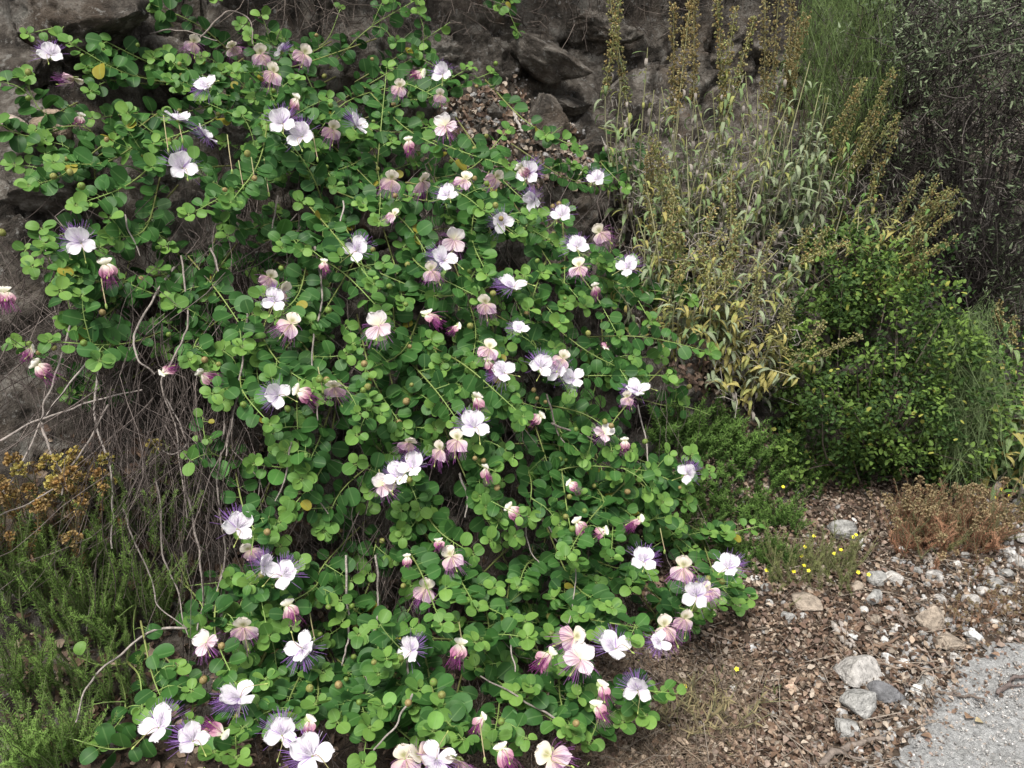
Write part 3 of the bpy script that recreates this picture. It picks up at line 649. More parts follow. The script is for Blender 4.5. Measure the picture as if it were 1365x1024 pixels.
def flower_kit(kind, seed):
    g = np.random.default_rng(seed); j = lambda s: g.normal(0, s); pets = []
    if kind in 'OS':
        for ph in (1.13, 2.0): pets.append(petal(MB(), ph + j(.07), 1 + j(.05), .5, .3, .15 + j(.08), LIL, WH, seed=seed + len(pets)))
        for ph in (-.42, 3.58): pets.append(petal(MB(), ph + j(.1), .95 + j(.05), .44, .38, -.05 + j(.1), (.76, .7, .8), WH, seed=seed + 5 + len(pets)))
        sdx = g.choice([-.5, .5]); st = filaments(34, 1.57 + j(.3), .6, .6, 1.2, .7, 1.15, (.84, .8, .86), (.78, .7, .82), .05, seed); filaments(54, 1.57 + sdx, .7, 1.15, 1.75, 1.1, 1.6, (.5, .34, .66), PU, .02, seed + 50, st)
    elif kind == 'F':
        for ph in (1.2, 1.95): pets.append(petal(MB(), ph + j(.1), .95, .42, .25, .1, CR, (.84, .79, .78), seed=seed + len(pets)))
        for ph in (-.5, 3.64): pets.append(petal(MB(), ph + j(.15), 1, .45, .3, -.1, (.8, .6, .6), (.8, .68, .72), seed=seed + 5 + len(pets)))
        st = filaments(40, 4.4, 1.1, 1., 1.6, .9, 1.35, (.7, .5, .6), (.3, .1, .32), .3, seed)
    elif kind == 'P':
        for ph in (1.35, 1.8): pets.append(petal(MB(), ph + j(.12), .78, .45, .45, -.25, CR, (.82, .76, .66), seed=seed + len(pets), blotch=(.26, .26, .04)))
        for ph in (-.95, 4.1): pets.append(petal(MB(), ph + j(.18), 1.0, .46, .35, -.45, (.8, .66, .5), PK if g.uniform() < .5 else (.76, .6, .68), seed=seed + 5 + len(pets), ruffle=.09))
        st = filaments(40, 4.7, 1.0, .9, 1.6, .8, 1.3, (.68, .45, .55), (.3, .09, .3), .45, seed)
    else:
        pets.append(petal(MB(), 1.57 + j(.3), .5, .5, .5, -.55, CR, (.85, .82, .74), seed=seed, ruffle=.08))
        for ph in (4.3, 5.1, 4.7): pets.append(petal(MB(), ph + j(.22), .95 + j(.14), .33, .5 + j(.12), -.5 + j(.2), (.84, .78, .66), mix(MG, (.62, .36, .42), g.uniform(0, .9)), seed=seed + 4 + len(pets), ruffle=.16, narrow=.5))
        st = filaments(48, 4.71, .3, 1.0, 1.6, .85, 1.45, (.55, .2, .38), (.28, .05, .22), .3, seed)
    pets = [p.mesh('petal', M_PETAL) for p in pets]
    b = MB()
    for k in range(4): petal(b, .78 + k * 1.57, .5, .2, -.12, .1, (.2, .28, .08), (.24, .3, .12), seed=k, narrow=.5)
    s, F = rock_mesh(2, 0, .01, sub=2); b.add(s * (.13, .13, .12) - (0, 0, .08), F, None, (.22, .3, .08))
    base_ = b.mesh('flower', M_STEM)
    pz = curve([(0, 0, 0), (.05 + j(.1), -.3, .45), (j(.15), -.95 - g.uniform(0, .4), .5)], 7); pm = MB(); tubes(pm, pz, .02, mix((.35, .2, .2), (.3, .32, .1), np.linspace(0, 1, 7))[None], 4)
    s2 = s * (.045, .11, .045) + pz[-1]; pm.add(s2, F, None, (.3, .38, .1))
    return base_, pets, st.mesh('stamens', M_STAM), pm.mesh('pistil', M_STEM)
kits = {k: [flower_kit(k, 100 * i + ord(k)) for i in range(4)] for k in 'OFPW'}
kits['S'] = kits['O']; kits['w'] = kits['W']; kits['p'] = kits['P']
SH = np.array([s for P_, l in shoots for s in P_[2:]])
for i, ((u, v, k), q) in enumerate(zip(flows, FP)):
    base_, pets, st, pi = kits[k][R.integers(0, 4)]
    toc = norm(CAMP - q); z = norm({'O': .85, 'S': .35, 'F': .85}.get(k, .8) * toc + np.array([0, 0, .55 if k in 'OSF' else .1]) + R.normal(0, .3 if k != 'S' else .5, 3))
    up = norm(np.array([0, 0, 1.]) + R.normal(0, .4, 3)); x = norm(np.cross(up, z)); y = np.cross(z, x)
    sc = {'O': .039, 'F': .038, 'P': .037, 'W': .032, 'w': .024, 'S': .032, 'p': .03}[k] * R.uniform(.8, 1.08)
    f = link('flower', base_, caper, mat4(x, y, z, q - CO, sc))
    for p_ in pets: link('petal', p_, f)
    link('stamens', st, f)
    if k not in 'S': link('pistil', pi, f)
    dd_ = np.linalg.norm(SH - q, axis=1) + .6 * np.maximum(0, (SH - q) @ toc + .01); s = SH[dd_.argmin()]
    b0 = q - z * .008; pc = curve([b0, b0 - z * .025 + (s - b0) * .3, s], 8); Mi = np.array(f.matrix_local.inverted())
    pl = (pc - CO) @ Mi[:3, :3].T + Mi[:3, 3]
    link('pedicel', tubes(MB(), pl, np.linspace(.022, .03, 8) * (.04 / sc), (.24, .32, .1), 4).mesh('pedicel', M_STEM), f)
# buds and hanging gynophores
bs_, bF = rock_mesh(5, 0, .02, sub=2); bud_me = []
for c in ((.13, .2, .04), (.2, .21, .06), (.25, .19, .08)):
    b = MB(); b.add(bs_ * (.9, .9, 1.05), bF, None, c)
    for a in (.6, 2.2, 3.8, 5.4): b.add(np.array([(math.cos(a) * .97, math.sin(a) * .97, -.3), (math.cos(a + .5) * .6, math.sin(a + .5) * .6, .86), (math.cos(a - .5) * .6, math.sin(a - .5) * .6, .86)]) * 1.03, [(0, 1, 2)], None, (.2, .17, .06))
    bud_me.append(b.mesh('bud', M_STEM))
front = [P_ for P_, l in shoots if 5 < project(P_[-1])[0] < 1000]
for i in range(210):
    P_ = front[R.integers(len(front))]; s = P_[R.integers(5, 12)]
    o_ = norm(.6 * norm(CAMP - s) + np.array([0, 0, .5]) + R.normal(0, .35, 3)); e = s + o_ * R.uniform(.045, .075); sc = R.uniform(.006, .0098)
    uu, vv, _z = project(e)
    if dens(uu, vv) < 1.5: continue
    X_, Y_, Z_ = frames(rnd(1), o_[None]); b = link('bud', bud_me[R.integers(3)], caper, mat4(X_[0], np.cross(o_, X_[0]), o_, e - CO, sc))
    Mi = np.array(b.matrix_local.inverted()); pl = (curve([e, (s + e) / 2 + [0, 0, .006], s], 6) - CO) @ Mi[:3, :3].T + Mi[:3, 3]
    link('pedicel', tubes(MB(), pl, .0011 / sc, (.22, .3, .09), 4).mesh('pedicel', M_STEM), b)

for u, v, l in [(303, 205, 42), (318, 232, 30), (335, 230, 34), (352, 236, 40), (218, 178, 40), (417, 195, 30), (237, 172, 26), (424, 505, 26), (413, 835, 30), (612, 850, 34), (640, 990, 40), (880, 720, 26), (505, 640, 24), (135, 390, 30)]:
    p = hit(u + np.array([0, 3, 6.]), v + np.array([-l * .6, 0, l * .5]), float(thick(u, v)) + .07); c = curve(p, 7); mb = tubes(MB(), c, np.linspace(.0016, .0012, 7), mix((.28, .3, .12), (.34, .24, .17), np.linspace(0, 1, 7))[None], 4)
    mb.add(bs_ * (.0028, .0028, .0075) + c[-1] - [0, 0, .006], bF, None, (.26, .36, .1)); part(mb, 'fruit_stalk', M_STEM, caper)
# dry hanging stems: the light ones one by one, the tangle behind as one part
DRY = [[(241, 340), (248, 397), (249, 438), (236, 471), (216, 515), (233, 566), (243, 637), (249, 690)], [(233, 357), (199, 407), (179, 451), (184, 482), (206, 498)],
       [(98, 424), (81, 478), (61, 532), (54, 562), (20, 637), (-4, 662)], [(56, 562), (64, 596), (83, 630), (81, 660)], [(115, 482), (57, 559)], [(219, 529), (249, 583), (236, 605), (209, 596)],
       [(162, 679), (179, 719), (202, 770), (212, 807), (249, 837)], [(209, 640), (219, 740), (236, 790), (249, 846)], [(245, 640), (266, 740), (270, 797), (263, 841)],
       [(249, 836), (202, 841), (152, 878), (115, 918), (101, 962)], [(388, 590), (381, 637), (367, 667)], [(394, 590), (401, 633), (438, 685)], [(612, 630), (622, 664), (620, 690)],
       [(730, 525), (743, 576), (763, 600)], [(713, 679), (740, 716), (767, 753), (760, 831)], [(672, 820), (683, 868), (686, 895)], [(462, 740), (463, 848), (457, 885)],
       [(501, 740), (504, 814), (487, 881), (490, 911)], [(699, 689), (706, 730), (720, 750)], [(370, 262), (360, 325)], [(458, 269), (448, 340)], [(165, 286), (185, 340)],
       [(145, 540), (110, 600), (72, 650), (0, 690)], [(0, 588), (40, 565), (110, 540), (190, 520)], [(130, 470), (128, 560), (150, 640), (148, 730)], [(300, 560), (290, 650), (300, 740), (285, 800)],
       [(330, 420), (318, 520), (300, 610)], [(268, 50), (300, 18), (330, 22), (338, 60)], [(200, 45), (240, 40), (290, 55)], [(420, 330), (430, 400), (415, 470), (425, 560)],
       [(750, 960), (690, 930), (640, 900)], [(735, 565), (790, 585), (840, 610)], [(850, 540), (862, 590), (865, 640)], [(540, 880), (548, 925), (530, 960), (500, 1000)], [(280, 330), (300, 380), (330, 420)]]
for pts in DRY:
    u, v = np.array(pts, float).T; p = hit(u, v, np.maximum(thick(u, v) * .95, .12) + R.uniform(0, .03))
    c = curve(p, 8 * len(pts)); c += .004 * np.stack([vnoise(c * 30 + s) for s in (3, 40, 90)], 1)
    part(tubes(MB(), c, R.uniform(.0022, .0034) * np.linspace(1, .6, len(c)), mix((.19, .16, .14), (.36, .32, .29), R.uniform()), 5), 'dry_stem', M_BARK, caper)
mb = MB(); mm = []; cols = []; rr = []
def hang(n, us, vs, drop, lean, offs):
    for _ in range(n):
        u = R.uniform(*us); v = R.uniform(*vs); dv = R.uniform(*drop); du = R.normal(0, lean) * dv
        o0 = R.uniform(*offs); uu = u + du * np.linspace(0, 1, 5) + R.normal(0, 9, 5); vv = v + dv * np.linspace(0, 1, 5) + R.normal(0, 5, 5)
        th = o0 + R.uniform(-.04, .05) * np.linspace(0, 1, 5) + R.normal(0, .006, 5)
        mm.append((uu, vv, np.maximum(th, .015))); cols.append(mix((.05, .04, .035), (.24, .2, .18), R.uniform() ** 3)); rr.append(R.uniform(.0006, .0013) * R.choice([1, 1, 1, 1.7]))  # shade inside the curtain is put into the mostly dark stem colours
hang(260, (110, 340), (340, 620), (90, 260), .3, (.02, .2)); hang(160, (120, 330), (430, 640), (80, 220), .8, (.02, .2))
hang(110, (-40, 150), (300, 520), (60, 170), .9, (.02, .15))
hang(700, (240, 900), (180, 760), (80, 260), .35, (.03, .16))
hang(320, (300, 760), (640, 980), (50, 180), .4, (.03, .14))
hang(260, (60, 420), (250, 420), (60, 160), .6, (.03, .18))
A = [np.array(x) for x in zip(*mm)]
Pm = hit(A[0].ravel(), A[1].ravel(), A[2].ravel()).reshape(-1, 5, 3)
Pm = np.stack([curve(x, 9) for x in Pm]); tubes(mb, Pm, np.array(rr)[:, None] * np.linspace(1, .6, 9), np.array(cols), 3)
part(mb, 'dry_stem_tangle', M_BARK, caper, kind='stuff')

# ------------------------------------------------------------------ sage plants
lance = lambda t: .1 * math.sin(math.pi * t ** .8) + .012
SAGE_T = [leaf_tpl(6, lance, .35, 1.5), leaf_tpl(6, lance, .5, 2.1), leaf_tpl(6, lambda t: .09 * math.sin(math.pi * t ** .8) + .01, .9, 3.6), leaf_tpl(6, lance, .2, .7)]
SAGE_C = {'green': (.17, .24, .1), 'grey': (.23, .27, .165), 'yellow': (.34, .3, .1), 'olive': (.27, .28, .09), 'dry': (.3, .265, .235), 'bright': (.12, .23, .06)}
SM = {}
def sage_leaf(k, c):
    if (k, c) not in SM: t = SAGE_T[k]; SM[k, c] = MB().add(t[0], t[1], t[2], SAGE_C[c], t[3]).mesh('leaf', M_FELT)
    return SM[k, c]
cupv = np.array([(0, 0, 0), (.3, .1, .9), (-.12, .32, .85), (-.28, -.16, .9), (.1, -.3, 1.0)]); cup_t = (cupv, [(0, 1, 2), (0, 2, 3), (0, 3, 4), (0, 4, 1)], [], np.zeros((5, 3)))
def sage(base_px, boff, stalks, label, leafmix, nleaf, spikecol, lsize=(.042, .075), group='grey sage plants on the bank', spike=.45, depth=.0):
    b0 = hit1(*base_px, boff); D0 = dist(b0)
    t_ = thing('sage_plant', b0, label, 'plant', group); O = org(t_)
    extra = []
    for (u, v, bu, bv, has) in stalks:
        for _ in range(2):
            f_ = R.uniform(.3, .8); extra.append((bu + (u - bu) * f_ + R.normal(0, 32), bv + (v - bv) * f_ + R.normal(0, 14), bu + R.normal(0, 20), bv + R.normal(0, 25), 0))
        if has and R.uniform() < .7: extra.append((u + R.normal(12, 22), v + abs(R.normal(25, 30)), bu + R.normal(0, 12), bv + R.normal(0, 12), 1))
    for (u, v, bu, bv, has) in list(stalks) + extra:
        s0 = hit1(bu, bv, .02); e0 = at(u, v, dist(s0) * (1 + R.normal(0, .015)) - .12 + depth)
        m_ = (s0 + e0) / 2 + R.normal(0, .022, 3) + [0, 0, .02]
        c = curve([s0, m_, e0], 16); ln = np.linalg.norm(e0 - s0)
        part(tubes(MB(), c, np.linspace(.0032, .0014, 16), mix((.27, .25, .19), (.33, .33, .16), np.linspace(0, 1, 16))[None], 5), 'stem', M_STEM, t_)
        if has:
            mb = MB(); nw = max(4, int(ln * spike / .026))
            for w in range(nw):
                f = 1 - spike + spike * (w + .5) / nw; q = c[min(14, int(f * 15))] * (1 - (f * 15) % 1) + c[min(15, int(f * 15) + 1)] * ((f * 15) % 1); T = norm(c[-1] - c[8])
                k_ = int(R.integers(18, 32) * (1.1 - .35 * w / nw)); dirs = norm(rnd(k_) + T * .35); X_, Y_, Z_ = frames(rnd(k_), dirs); Y_ = np.cross(dirs, X_)
                cc = np.array(spikecol)[R.integers(0, len(spikecol), k_)] * R.uniform(.7, 1.2, (k_, 1))
                stamp(mb, cup_t, X_, Y_, dirs, q + dirs * R.uniform(.001, .012, (k_, 1)) + T * R.normal(0, .005, (k_, 1)), R.uniform(.007, .014, k_), cc)
            part(mb, 'flower_spike', M_FOL, t_)
        n = int(nleaf * 1.4); hi = (1 - spike * .75) if has else 1
        for i in range(n):
            f = hi * (i + R.uniform(0, 1)) / n; x = f * 15; jx = min(14, int(x)); q = c[jx] + (c[jx + 1] - c[jx]) * (x - jx); T = norm(c[jx + 1] - c[jx])
            o_ = norm(np.cross(T, R.normal(size=3)) + .25 * norm(CAMP - q)); cl = leafmix[R.integers(len(leafmix))]
            if f < .3 * hi and R.uniform() < .35: cl = 'dry'
            y = norm(o_ + [0, 0, .35]); zz = norm(np.array([0, 0, 1.]) + .5 * T); X_, Y_, Z_ = frames(y[None], zz[None])
            link('leaf', sage_leaf(2 if cl == 'dry' else R.integers(0, 4) if R.uniform() < .6 else 1, cl), t_, mat4(X_[0], Y_[0], Z_[0], q + y * .004 - O, R.uniform(*lsize) * (1.15 - .4 * f)))
    m_ = 230; bl = np.array([hit1(b_, c_, .02) for _, _, b_, c_, _ in stalks]); q = bl[R.integers(0, len(bl), m_)] + R.normal(0, .055, (m_, 3)) + np.array([0, 0, 1.]) * R.uniform(0, .3, (m_, 1)); dn = norm(rnd(m_) + [0, 0, .5]); L_ = R.uniform(.02, .09, (m_, 1))
    mb = MB(); tubes(mb, np.stack([q, q + dn * L_ * .5 + rnd(m_) * .014, q + dn * L_ + [0, 0, -.01]], 1), R.uniform(.0006, .0015, m_)[:, None] * [1, 1, .6], mix((.16, .13, .11), (.42, .39, .35), R.uniform(size=m_)), 3)
    part(mb, 'dry_twigs', M_BARK, t_, kind='stuff')
    return t_
YG = [(.44, .38, .15), (.36, .36, .13), (.5, .4, .2), (.46, .27, .12)]
TAN_ = [(.44, .28, .14), (.4, .24, .1), (.46, .36, .18), (.32, .19, .09)]
GREYS = ['grey', 'olive', 'green', 'green', 'dry']
sage((850, 300), .03, [(812, -10, 848, 300, 1), (822, 60, 846, 290, 0), (840, 150, 850, 310, 0), (872, 120, 862, 300, 0), (815, 160, 842, 280, 0)], 'leftmost tall sage plant with sparse dry leaves in front of dark rock', GREYS, 13, YG, depth=.02)
sage((905, 330), .03, [(898, 5, 902, 330, 1), (925, -15, 915, 320, 1), (880, 130, 892, 330, 0), (905, 150, 905, 335, 0), (925, 130, 920, 330, 0), (940, 170, 930, 340, 0), (870, 195, 880, 350, 1)], 'tall sage plant with one rusty brown spike and drooping grey leaves', GREYS + ['dry'], 15, TAN_)
sage((970, 330), .03, [(955, -15, 950, 320, 1), (980, 10, 965, 320, 1), (950, 120, 955, 330, 0), (975, 100, 965, 330, 0), (990, 140, 980, 330, 0), (960, 170, 962, 340, 0), (935, 200, 945, 340, 0)], 'tall sage plant whose two pale spikes fork in front of dark bank', GREYS, 15, YG)
sage((1020, 330), .03, [(1040, -25, 1010, 320, 1), (1055, -15, 1020, 320, 1), (1020, 0, 1005, 330, 1), (1010, 120, 1010, 330, 0), (1040, 130, 1025, 330, 0), (1025, 150, 1018, 340, 0), (1055, 170, 1035, 335, 0), (1075, 20, 1040, 310, 1)], 'bushiest tall sage plant with a dense tuft of tan spikes', GREYS, 14, TAN_)
sage((1040, 330), .03, [(1075, 165, 1050, 330, 0), (1095, 110, 1050, 320, 0), (1100, 125, 1060, 330, 0), (1085, 150, 1050, 335, 0), (1070, 195, 1045, 340, 0), (1105, 150, 1060, 340, 0), (1060, 210, 1040, 350, 0)], 'sage without spikes, a rounded tuft of silvery green drooping leaves', ['grey', 'grey', 'green', 'grey'], 17, YG, (.055, .085))
sage((1100, 330), .03, [(1192, 92, 1095, 310, 1), (1152, 105, 1085, 310, 1), (1180, 140, 1100, 320, 1), (1195, 172, 1115, 330, 1), (1160, 190, 1105, 330, 1), (1130, 220, 1090, 320, 0)], 'sage leaning right with spikes against the dark thorny shrub', ['bright', 'green', 'olive'], 9, YG, spike=.5, depth=.05)
sage((1140, 370), .06, [(1226, 232, 1140, 370, 1), (1252, 238, 1150, 370, 1), (1275, 252, 1160, 370, 1), (1268, 285, 1170, 380, 1), (1230, 300, 1160, 380, 1), (1262, 325, 1175, 390, 1), (1170, 250, 1140, 360, 0), (1200, 290, 1150, 370, 0)], 'sage growing out of the green shrub with many spikes pointing right', ['bright', 'olive', 'green', 'yellow'], 11, YG, spike=.55, depth=-.05)
sage((890, 470), .03, [(872, 185, 885, 400, 1), (862, 260, 875, 420, 1), (890, 250, 892, 440, 1), (905, 310, 895, 450, 1), (880, 330, 885, 450, 0), (920, 380, 905, 480, 0), (850, 290, 868, 420, 0)], 'yellow green sage rising beside the right edge of the caper', ['olive', 'grey', 'yellow', 'green'], 13, YG)
sage((960, 420), .03, [(1005, 240, 975, 400, 0), (940, 225, 945, 400, 0), (1035, 300, 1000, 420, 1), (975, 230, 965, 410, 1), (1060, 330, 1020, 430, 0), (920, 250, 930, 410, 0), (1080, 300, 1030, 430, 1)], 'pale tangled sage with many dry stems in the middle of the bank', ['grey', 'dry', 'olive', 'green'], 12, YG)
sage((950, 480), .03, [(952, 272, 945, 450, 1), (987, 295, 965, 450, 1), (962, 310, 950, 450, 1), (930, 330, 935, 450, 1), (945, 370, 945, 480, 0), (970, 370, 960, 480, 0)], 'short sage with three upright green spikes below the tall spikes', ['grey', 'olive', 'green', 'yellow'], 13, YG)
sage((1000, 520), .06, [(1012, 358, 990, 500, 1), (1052, 400, 1000, 520, 1), (1096, 430, 1010, 530, 1), (1040, 440, 1000, 520, 1), (1000, 390, 985, 500, 0), (985, 400, 975, 500, 0), (1010, 430, 1000, 515, 0), (975, 430, 970, 510, 0)], 'sage with yellowing leaves hanging over the ground cover', ['yellow', 'yellow', 'olive', 'grey'], 15, [(.34, .25, .12), (.3, .22, .12), (.36, .3, .12)], (.045, .07), depth=-.02)
sage((1345, 640), .0, [(1330, 405, 1345, 620, 1), (1338, 520, 1340, 640, 0), (1350, 530, 1345, 640, 0), (1365, 500, 1355, 640, 0), (1320, 550, 1335, 640, 0), (1380, 520, 1365, 640, 0)], 'broad leaved sage with one rusty spike at the right edge', ['green', 'green', 'bright', 'yellow'], 13, TAN_, (.08, .12), spike=.2, depth=-.1)

# ------------------------------------------------------------------ shrubs
ovate = leaf_tpl(2, lambda t: .34 * math.sin(math.pi * t ** .85) + .02, .25, .4)
needle = (np.array([(-.07, 0, 0), (.07, 0, 0), (.05, .6, .03), (-.05, .6, .03), (0, 1, 0)]), [(3, 2, 4)], [(0, 1, 2, 3)], np.array([(-1, 0, 0), (1, 0, 0), (1, .6, 0), (-1, .6, 0), (0, 1, 0)]))
def branches(mb, b0, ends, r0, col, n=7):
    for e in ends:
        m_ = b0 + (e - b0) * .5 + R.normal(0, .04, 3); tubes(mb, curve([b0, m_, e], n), np.linspace(r0, r0 * .25, n), col, 5)
def leafy_shrub(name, base, clumps, label, per, rad, size, cols, cat='shrub', tpl=ovate, group=None, up=.5, twig=(.12, .1, .08), stemr=.006):
    """clumps: [M,3] centres; a leaf clump at each, stems to some of them."""
    t_ = thing(name, base, label, cat, group); mb = MB(); cen = clumps.mean(0)
    for q in clumps:
        o_ = norm(q - cen + R.normal(0, .05, 3)); k = int(per * R.uniform(.6, 1.3)); dirs = norm(rnd(k) + o_ * .9 + np.array([0, 0, up]))
        p = q + rnd(k) * rad * R.uniform(.1, 1, (k, 1)) ** .6; X_, Y_, Z_ = frames(norm(dirs + .8 * rnd(k)), norm(dirs * .5 + np.array([0, 0, 1]) + .5 * rnd(k)))
        c = mix(cols[0], cols[1], np.clip(R.uniform(0, 1, k) * .5 + R.choice([-.3, -.2, .0, .3, .6]), 0, 1)); yl = R.uniform(size=k) < .025; c[yl] = cols[2]
        stamp(mb, tpl, X_, Y_, Z_, p, R.uniform(*size, k), c)
    part(mb, 'foliage', M_FOL, t_, kind='stuff')
    mb = MB(); sel = clumps[R.permutation(len(clumps))[:min(len(clumps), 90)]]
    branches(mb, np.asarray(base, float), sel, stemr, twig); part(mb, 'branches', M_BARK, t_, kind='stuff')
    return t_
def ellipsoid(c, r, n, inner=.55, flat=None):
    d = rnd(n); rad = inner + (1 - inner) * R.uniform(0, 1, n) ** .5; rad *= 1 + .18 * vnoise(d * 2.3 + c)
    return c + d * rad[:, None] * np.asarray(r)
# evergreen
b0 = hit1(1150, 640); DE = dist(b0); c0 = at(1150, 505, DE - .12)
leafy_shrub('evergreen_shrub', b0, np.concatenate([ellipsoid(c0, (.42, .3, .42), 330), ellipsoid(at(1235, 545, DE - .05), (.27, .26, .3), 150), ellipsoid(at(1080, 560, DE - .05), (.26, .24, .22), 130), ellipsoid(at(1070, 450, DE + .05), (.2, .2, .2), 90), ellipsoid(at(1150, 500, DE - .1), (.52, .36, .5), 70, .8)]),
            'dense rounded evergreen shrub with small glossy green leaves at foot of bank', 30, .055, (.013, .025), [(.03, .066, .016), (.16, .255, .05), (.32, .33, .07)])
b1 = hit1(1110, 400); leafy_shrub('evergreen_shrub', b1, ellipsoid(at(1120, 365, dist(b1) - .1), (.2, .16, .17), 70), 'smaller bright green shrub mixed with sage spikes above the rounded evergreen', 26, .05, (.014, .026), [(.05, .1, .025), (.14, .22, .05), (.24, .24, .05)])
# fine-leaved shrub at right
def feathery(name, base_px, u0, u1, vtop, vbot, n, label, cols, cat='shrub', length=(.12, .3), dd=0.0, rad=.0009, spread=.35, needles=0, tipcol=None, group=None, deep=.25):
    b = hit1(*base_px); t_ = thing(name, b, label, cat, group); D = dist(b) + dd
    an = R.uniform(0, 2 * math.pi, n); ra = R.uniform(0, 1, n) ** .5 * (1 + .2 * np.sin(an * 5 + u0) + .12 * np.sin(an * 11)); u = (u0 + u1) / 2 + (u1 - u0) / 2 * ra * np.cos(an); v = (vtop + vbot) / 2 + (vbot - vtop) / 2 * ra * np.sin(an)
    tip = np.stack([at(a, c, D + R.uniform(-deep, deep)) for a, c in zip(u, v)]); d = norm(norm(tip - b) * .6 + np.array([0, 0, .9]) + spread * rnd(n)); L = R.uniform(*length, n)
    st = tip - d * L[:, None]; mid = (st + tip) / 2 + rnd(n) * .012
    mb = MB(); c = mix(cols[0], cols[1], R.uniform(size=n)); tubes(mb, np.stack([st, mid, tip], 1), rad * np.array([1.1, 1, .5]), c, 3)
    if needles:
        k = needles; f = R.uniform(.15, 1, (n, k)); q = (st[:, None] * (1 - f[..., None]) + tip[:, None] * f[..., None]) + 2 * f[..., None] * (1 - f[..., None]) * (mid - (st + tip) / 2)[:, None] * 1.0; q = q.reshape(-1, 3)
        dn = norm(np.repeat(d, k, 0) * .8 + rnd(n * k)); X_, Y_, Z_ = frames(dn, rnd(n * k)); cc = np.repeat(c, k, 0) * R.uniform(.8, 1.35, (n * k, 1))
        if tipcol is not None: s = R.uniform(size=n * k) < .3; cc[s] = np.array(tipcol)[R.integers(0, len(tipcol), s.sum())]
        stamp(mb, needle, X_, Y_, Z_, q, R.uniform(.008, .016, n * k) * (1.0 if rad < .002 else 1.4), cc)
    part(mb, 'foliage', M_FOL, t_, kind='stuff')
    mb = MB(); branches(mb, b, st[R.permutation(n)[:40]], .004, (.14, .11, .085)); part(mb, 'branches', M_BARK, t_, kind='stuff')
    return t_
feathery('fine_leaved_shrub', (1285, 640), 1232, 1340, 400, 620, 1500, 'soft fine leaved green shrub right of the rounded evergreen', [(.11, .16, .06), (.22, .29, .12)], length=(.08, .2), needles=9, dd=-.16, spread=1.0)
feathery('broom_shrub', (1115, 250), 1055, 1200, -90, 195, 1500, 'upright wispy bright green broom near the top of the bank', [(.08, .13, .035), (.19, .26, .08)], length=(.08, .22), dd=-.1, spread=.8, needles=14, rad=.0009)
feathery('grass_tuft', (1340, 420), 1310, 1385, 310, 400, 260, 'dim grey green tuft in the shade of the thorny shrub', [(.1, .14, .07), (.16, .2, .11)], 'plant', (.1, .25), dd=-.2, needles=3)
# dark thorny shrub with a pale twiggy top
b = hit1(1290, 420); D = dist(b) - .25; t_ = thing('thorn_shrub', b, 'large dark thorny shrub with bare tangled twigs at the upper right', 'shrub')
cs = np.stack([at(u, v, D + R.uniform(-.3, .45)) for u, v in zip(R.uniform(1165, 1460, 420), R.uniform(20, 420, 420))])
mb = MB(); branches(mb, b, cs[:60], .011, (.075, .065, .06), 9); part(mb, 'branches', M_BARK, t_, kind='stuff')
mb = MB(); q = np.repeat(cs, 17, 0) + R.normal(0, .075, (len(cs) * 17, 3)); n = len(q); d = norm(rnd(n) + [.0, -.15, .3]); L = R.uniform(.04, .16, (n, 1)); k = np.stack([q, q + d * L * .5 + rnd(n) * .012, q + d * L], 1)
tubes(mb, k, R.uniform(.0009, .0022, n)[:, None] * [1, .9, .5], mix((.018, .015, .013), (.17, .15, .135), R.uniform(size=n) ** 4), 3)
part(mb, 'twigs', M_BARK, t_, kind='stuff')
mb = MB(); uu, vv, _ = project(q); s = R.uniform(size=n) < .16 + .4 * smooth(-vv, -170, -20); q2 = np.repeat(k[s, 2], 6, 0) + R.normal(0, .02, (6 * s.sum(), 3)); m = len(q2)
X_, Y_, Z_ = frames(rnd(m), norm(rnd(m) + [0, 0, 1])); stamp(mb, (needle[0] * (2, 1, 1), *needle[1:]), X_, Y_, Z_, q2, R.uniform(.012, .03, m), mix((.07, .11, .05), (.25, .3, .18), R.uniform(size=m))); part(mb, 'foliage', M_FOL, t_, kind='stuff')
leafy_shrub('pale_shrub', hit1(1190, 170), np.concatenate([ellipsoid(at(1190, 85, dist(hit1(1190, 150)) - .55), (.13, .1, .12), 40), ellipsoid(at(1135, 105, dist(hit1(1190, 150)) - .5), (.12, .08, .06), 24), ellipsoid(at(1235, 20, dist(hit1(1190, 150)) - .5), (.2, .1, .08), 36)]), 'pale grey twiggy shrub in front of the dark thorny one', 24, .05, (.014, .032), [(.16, .19, .13), (.33, .36, .28), (.4, .36, .2)], tpl=needle)
# dead twigs hanging from the overhang above the caper
t_ = thing('dry_bramble', hit1(560, 5), 'dark dry bramble hanging from the overhang at the top of the bank', 'bramble'); mb = MB(); n = 900
p = hit(R.uniform(330, 1150, n), R.uniform(-90, 40, n), R.uniform(.02, .2, n)); d = norm(rnd(n) + [0, -.1, -.35]); L = R.uniform(.06, .22, (n, 1)); tubes(mb, np.stack([p, p + d * L * .5 + rnd(n) * .02, p + d * L], 1), R.uniform(.0007, .0016, n), mix((.05, .04, .035), (.2, .165, .14), R.uniform(size=n) ** 2), 3)
part(mb, 'twigs', M_BARK, t_, kind='stuff')

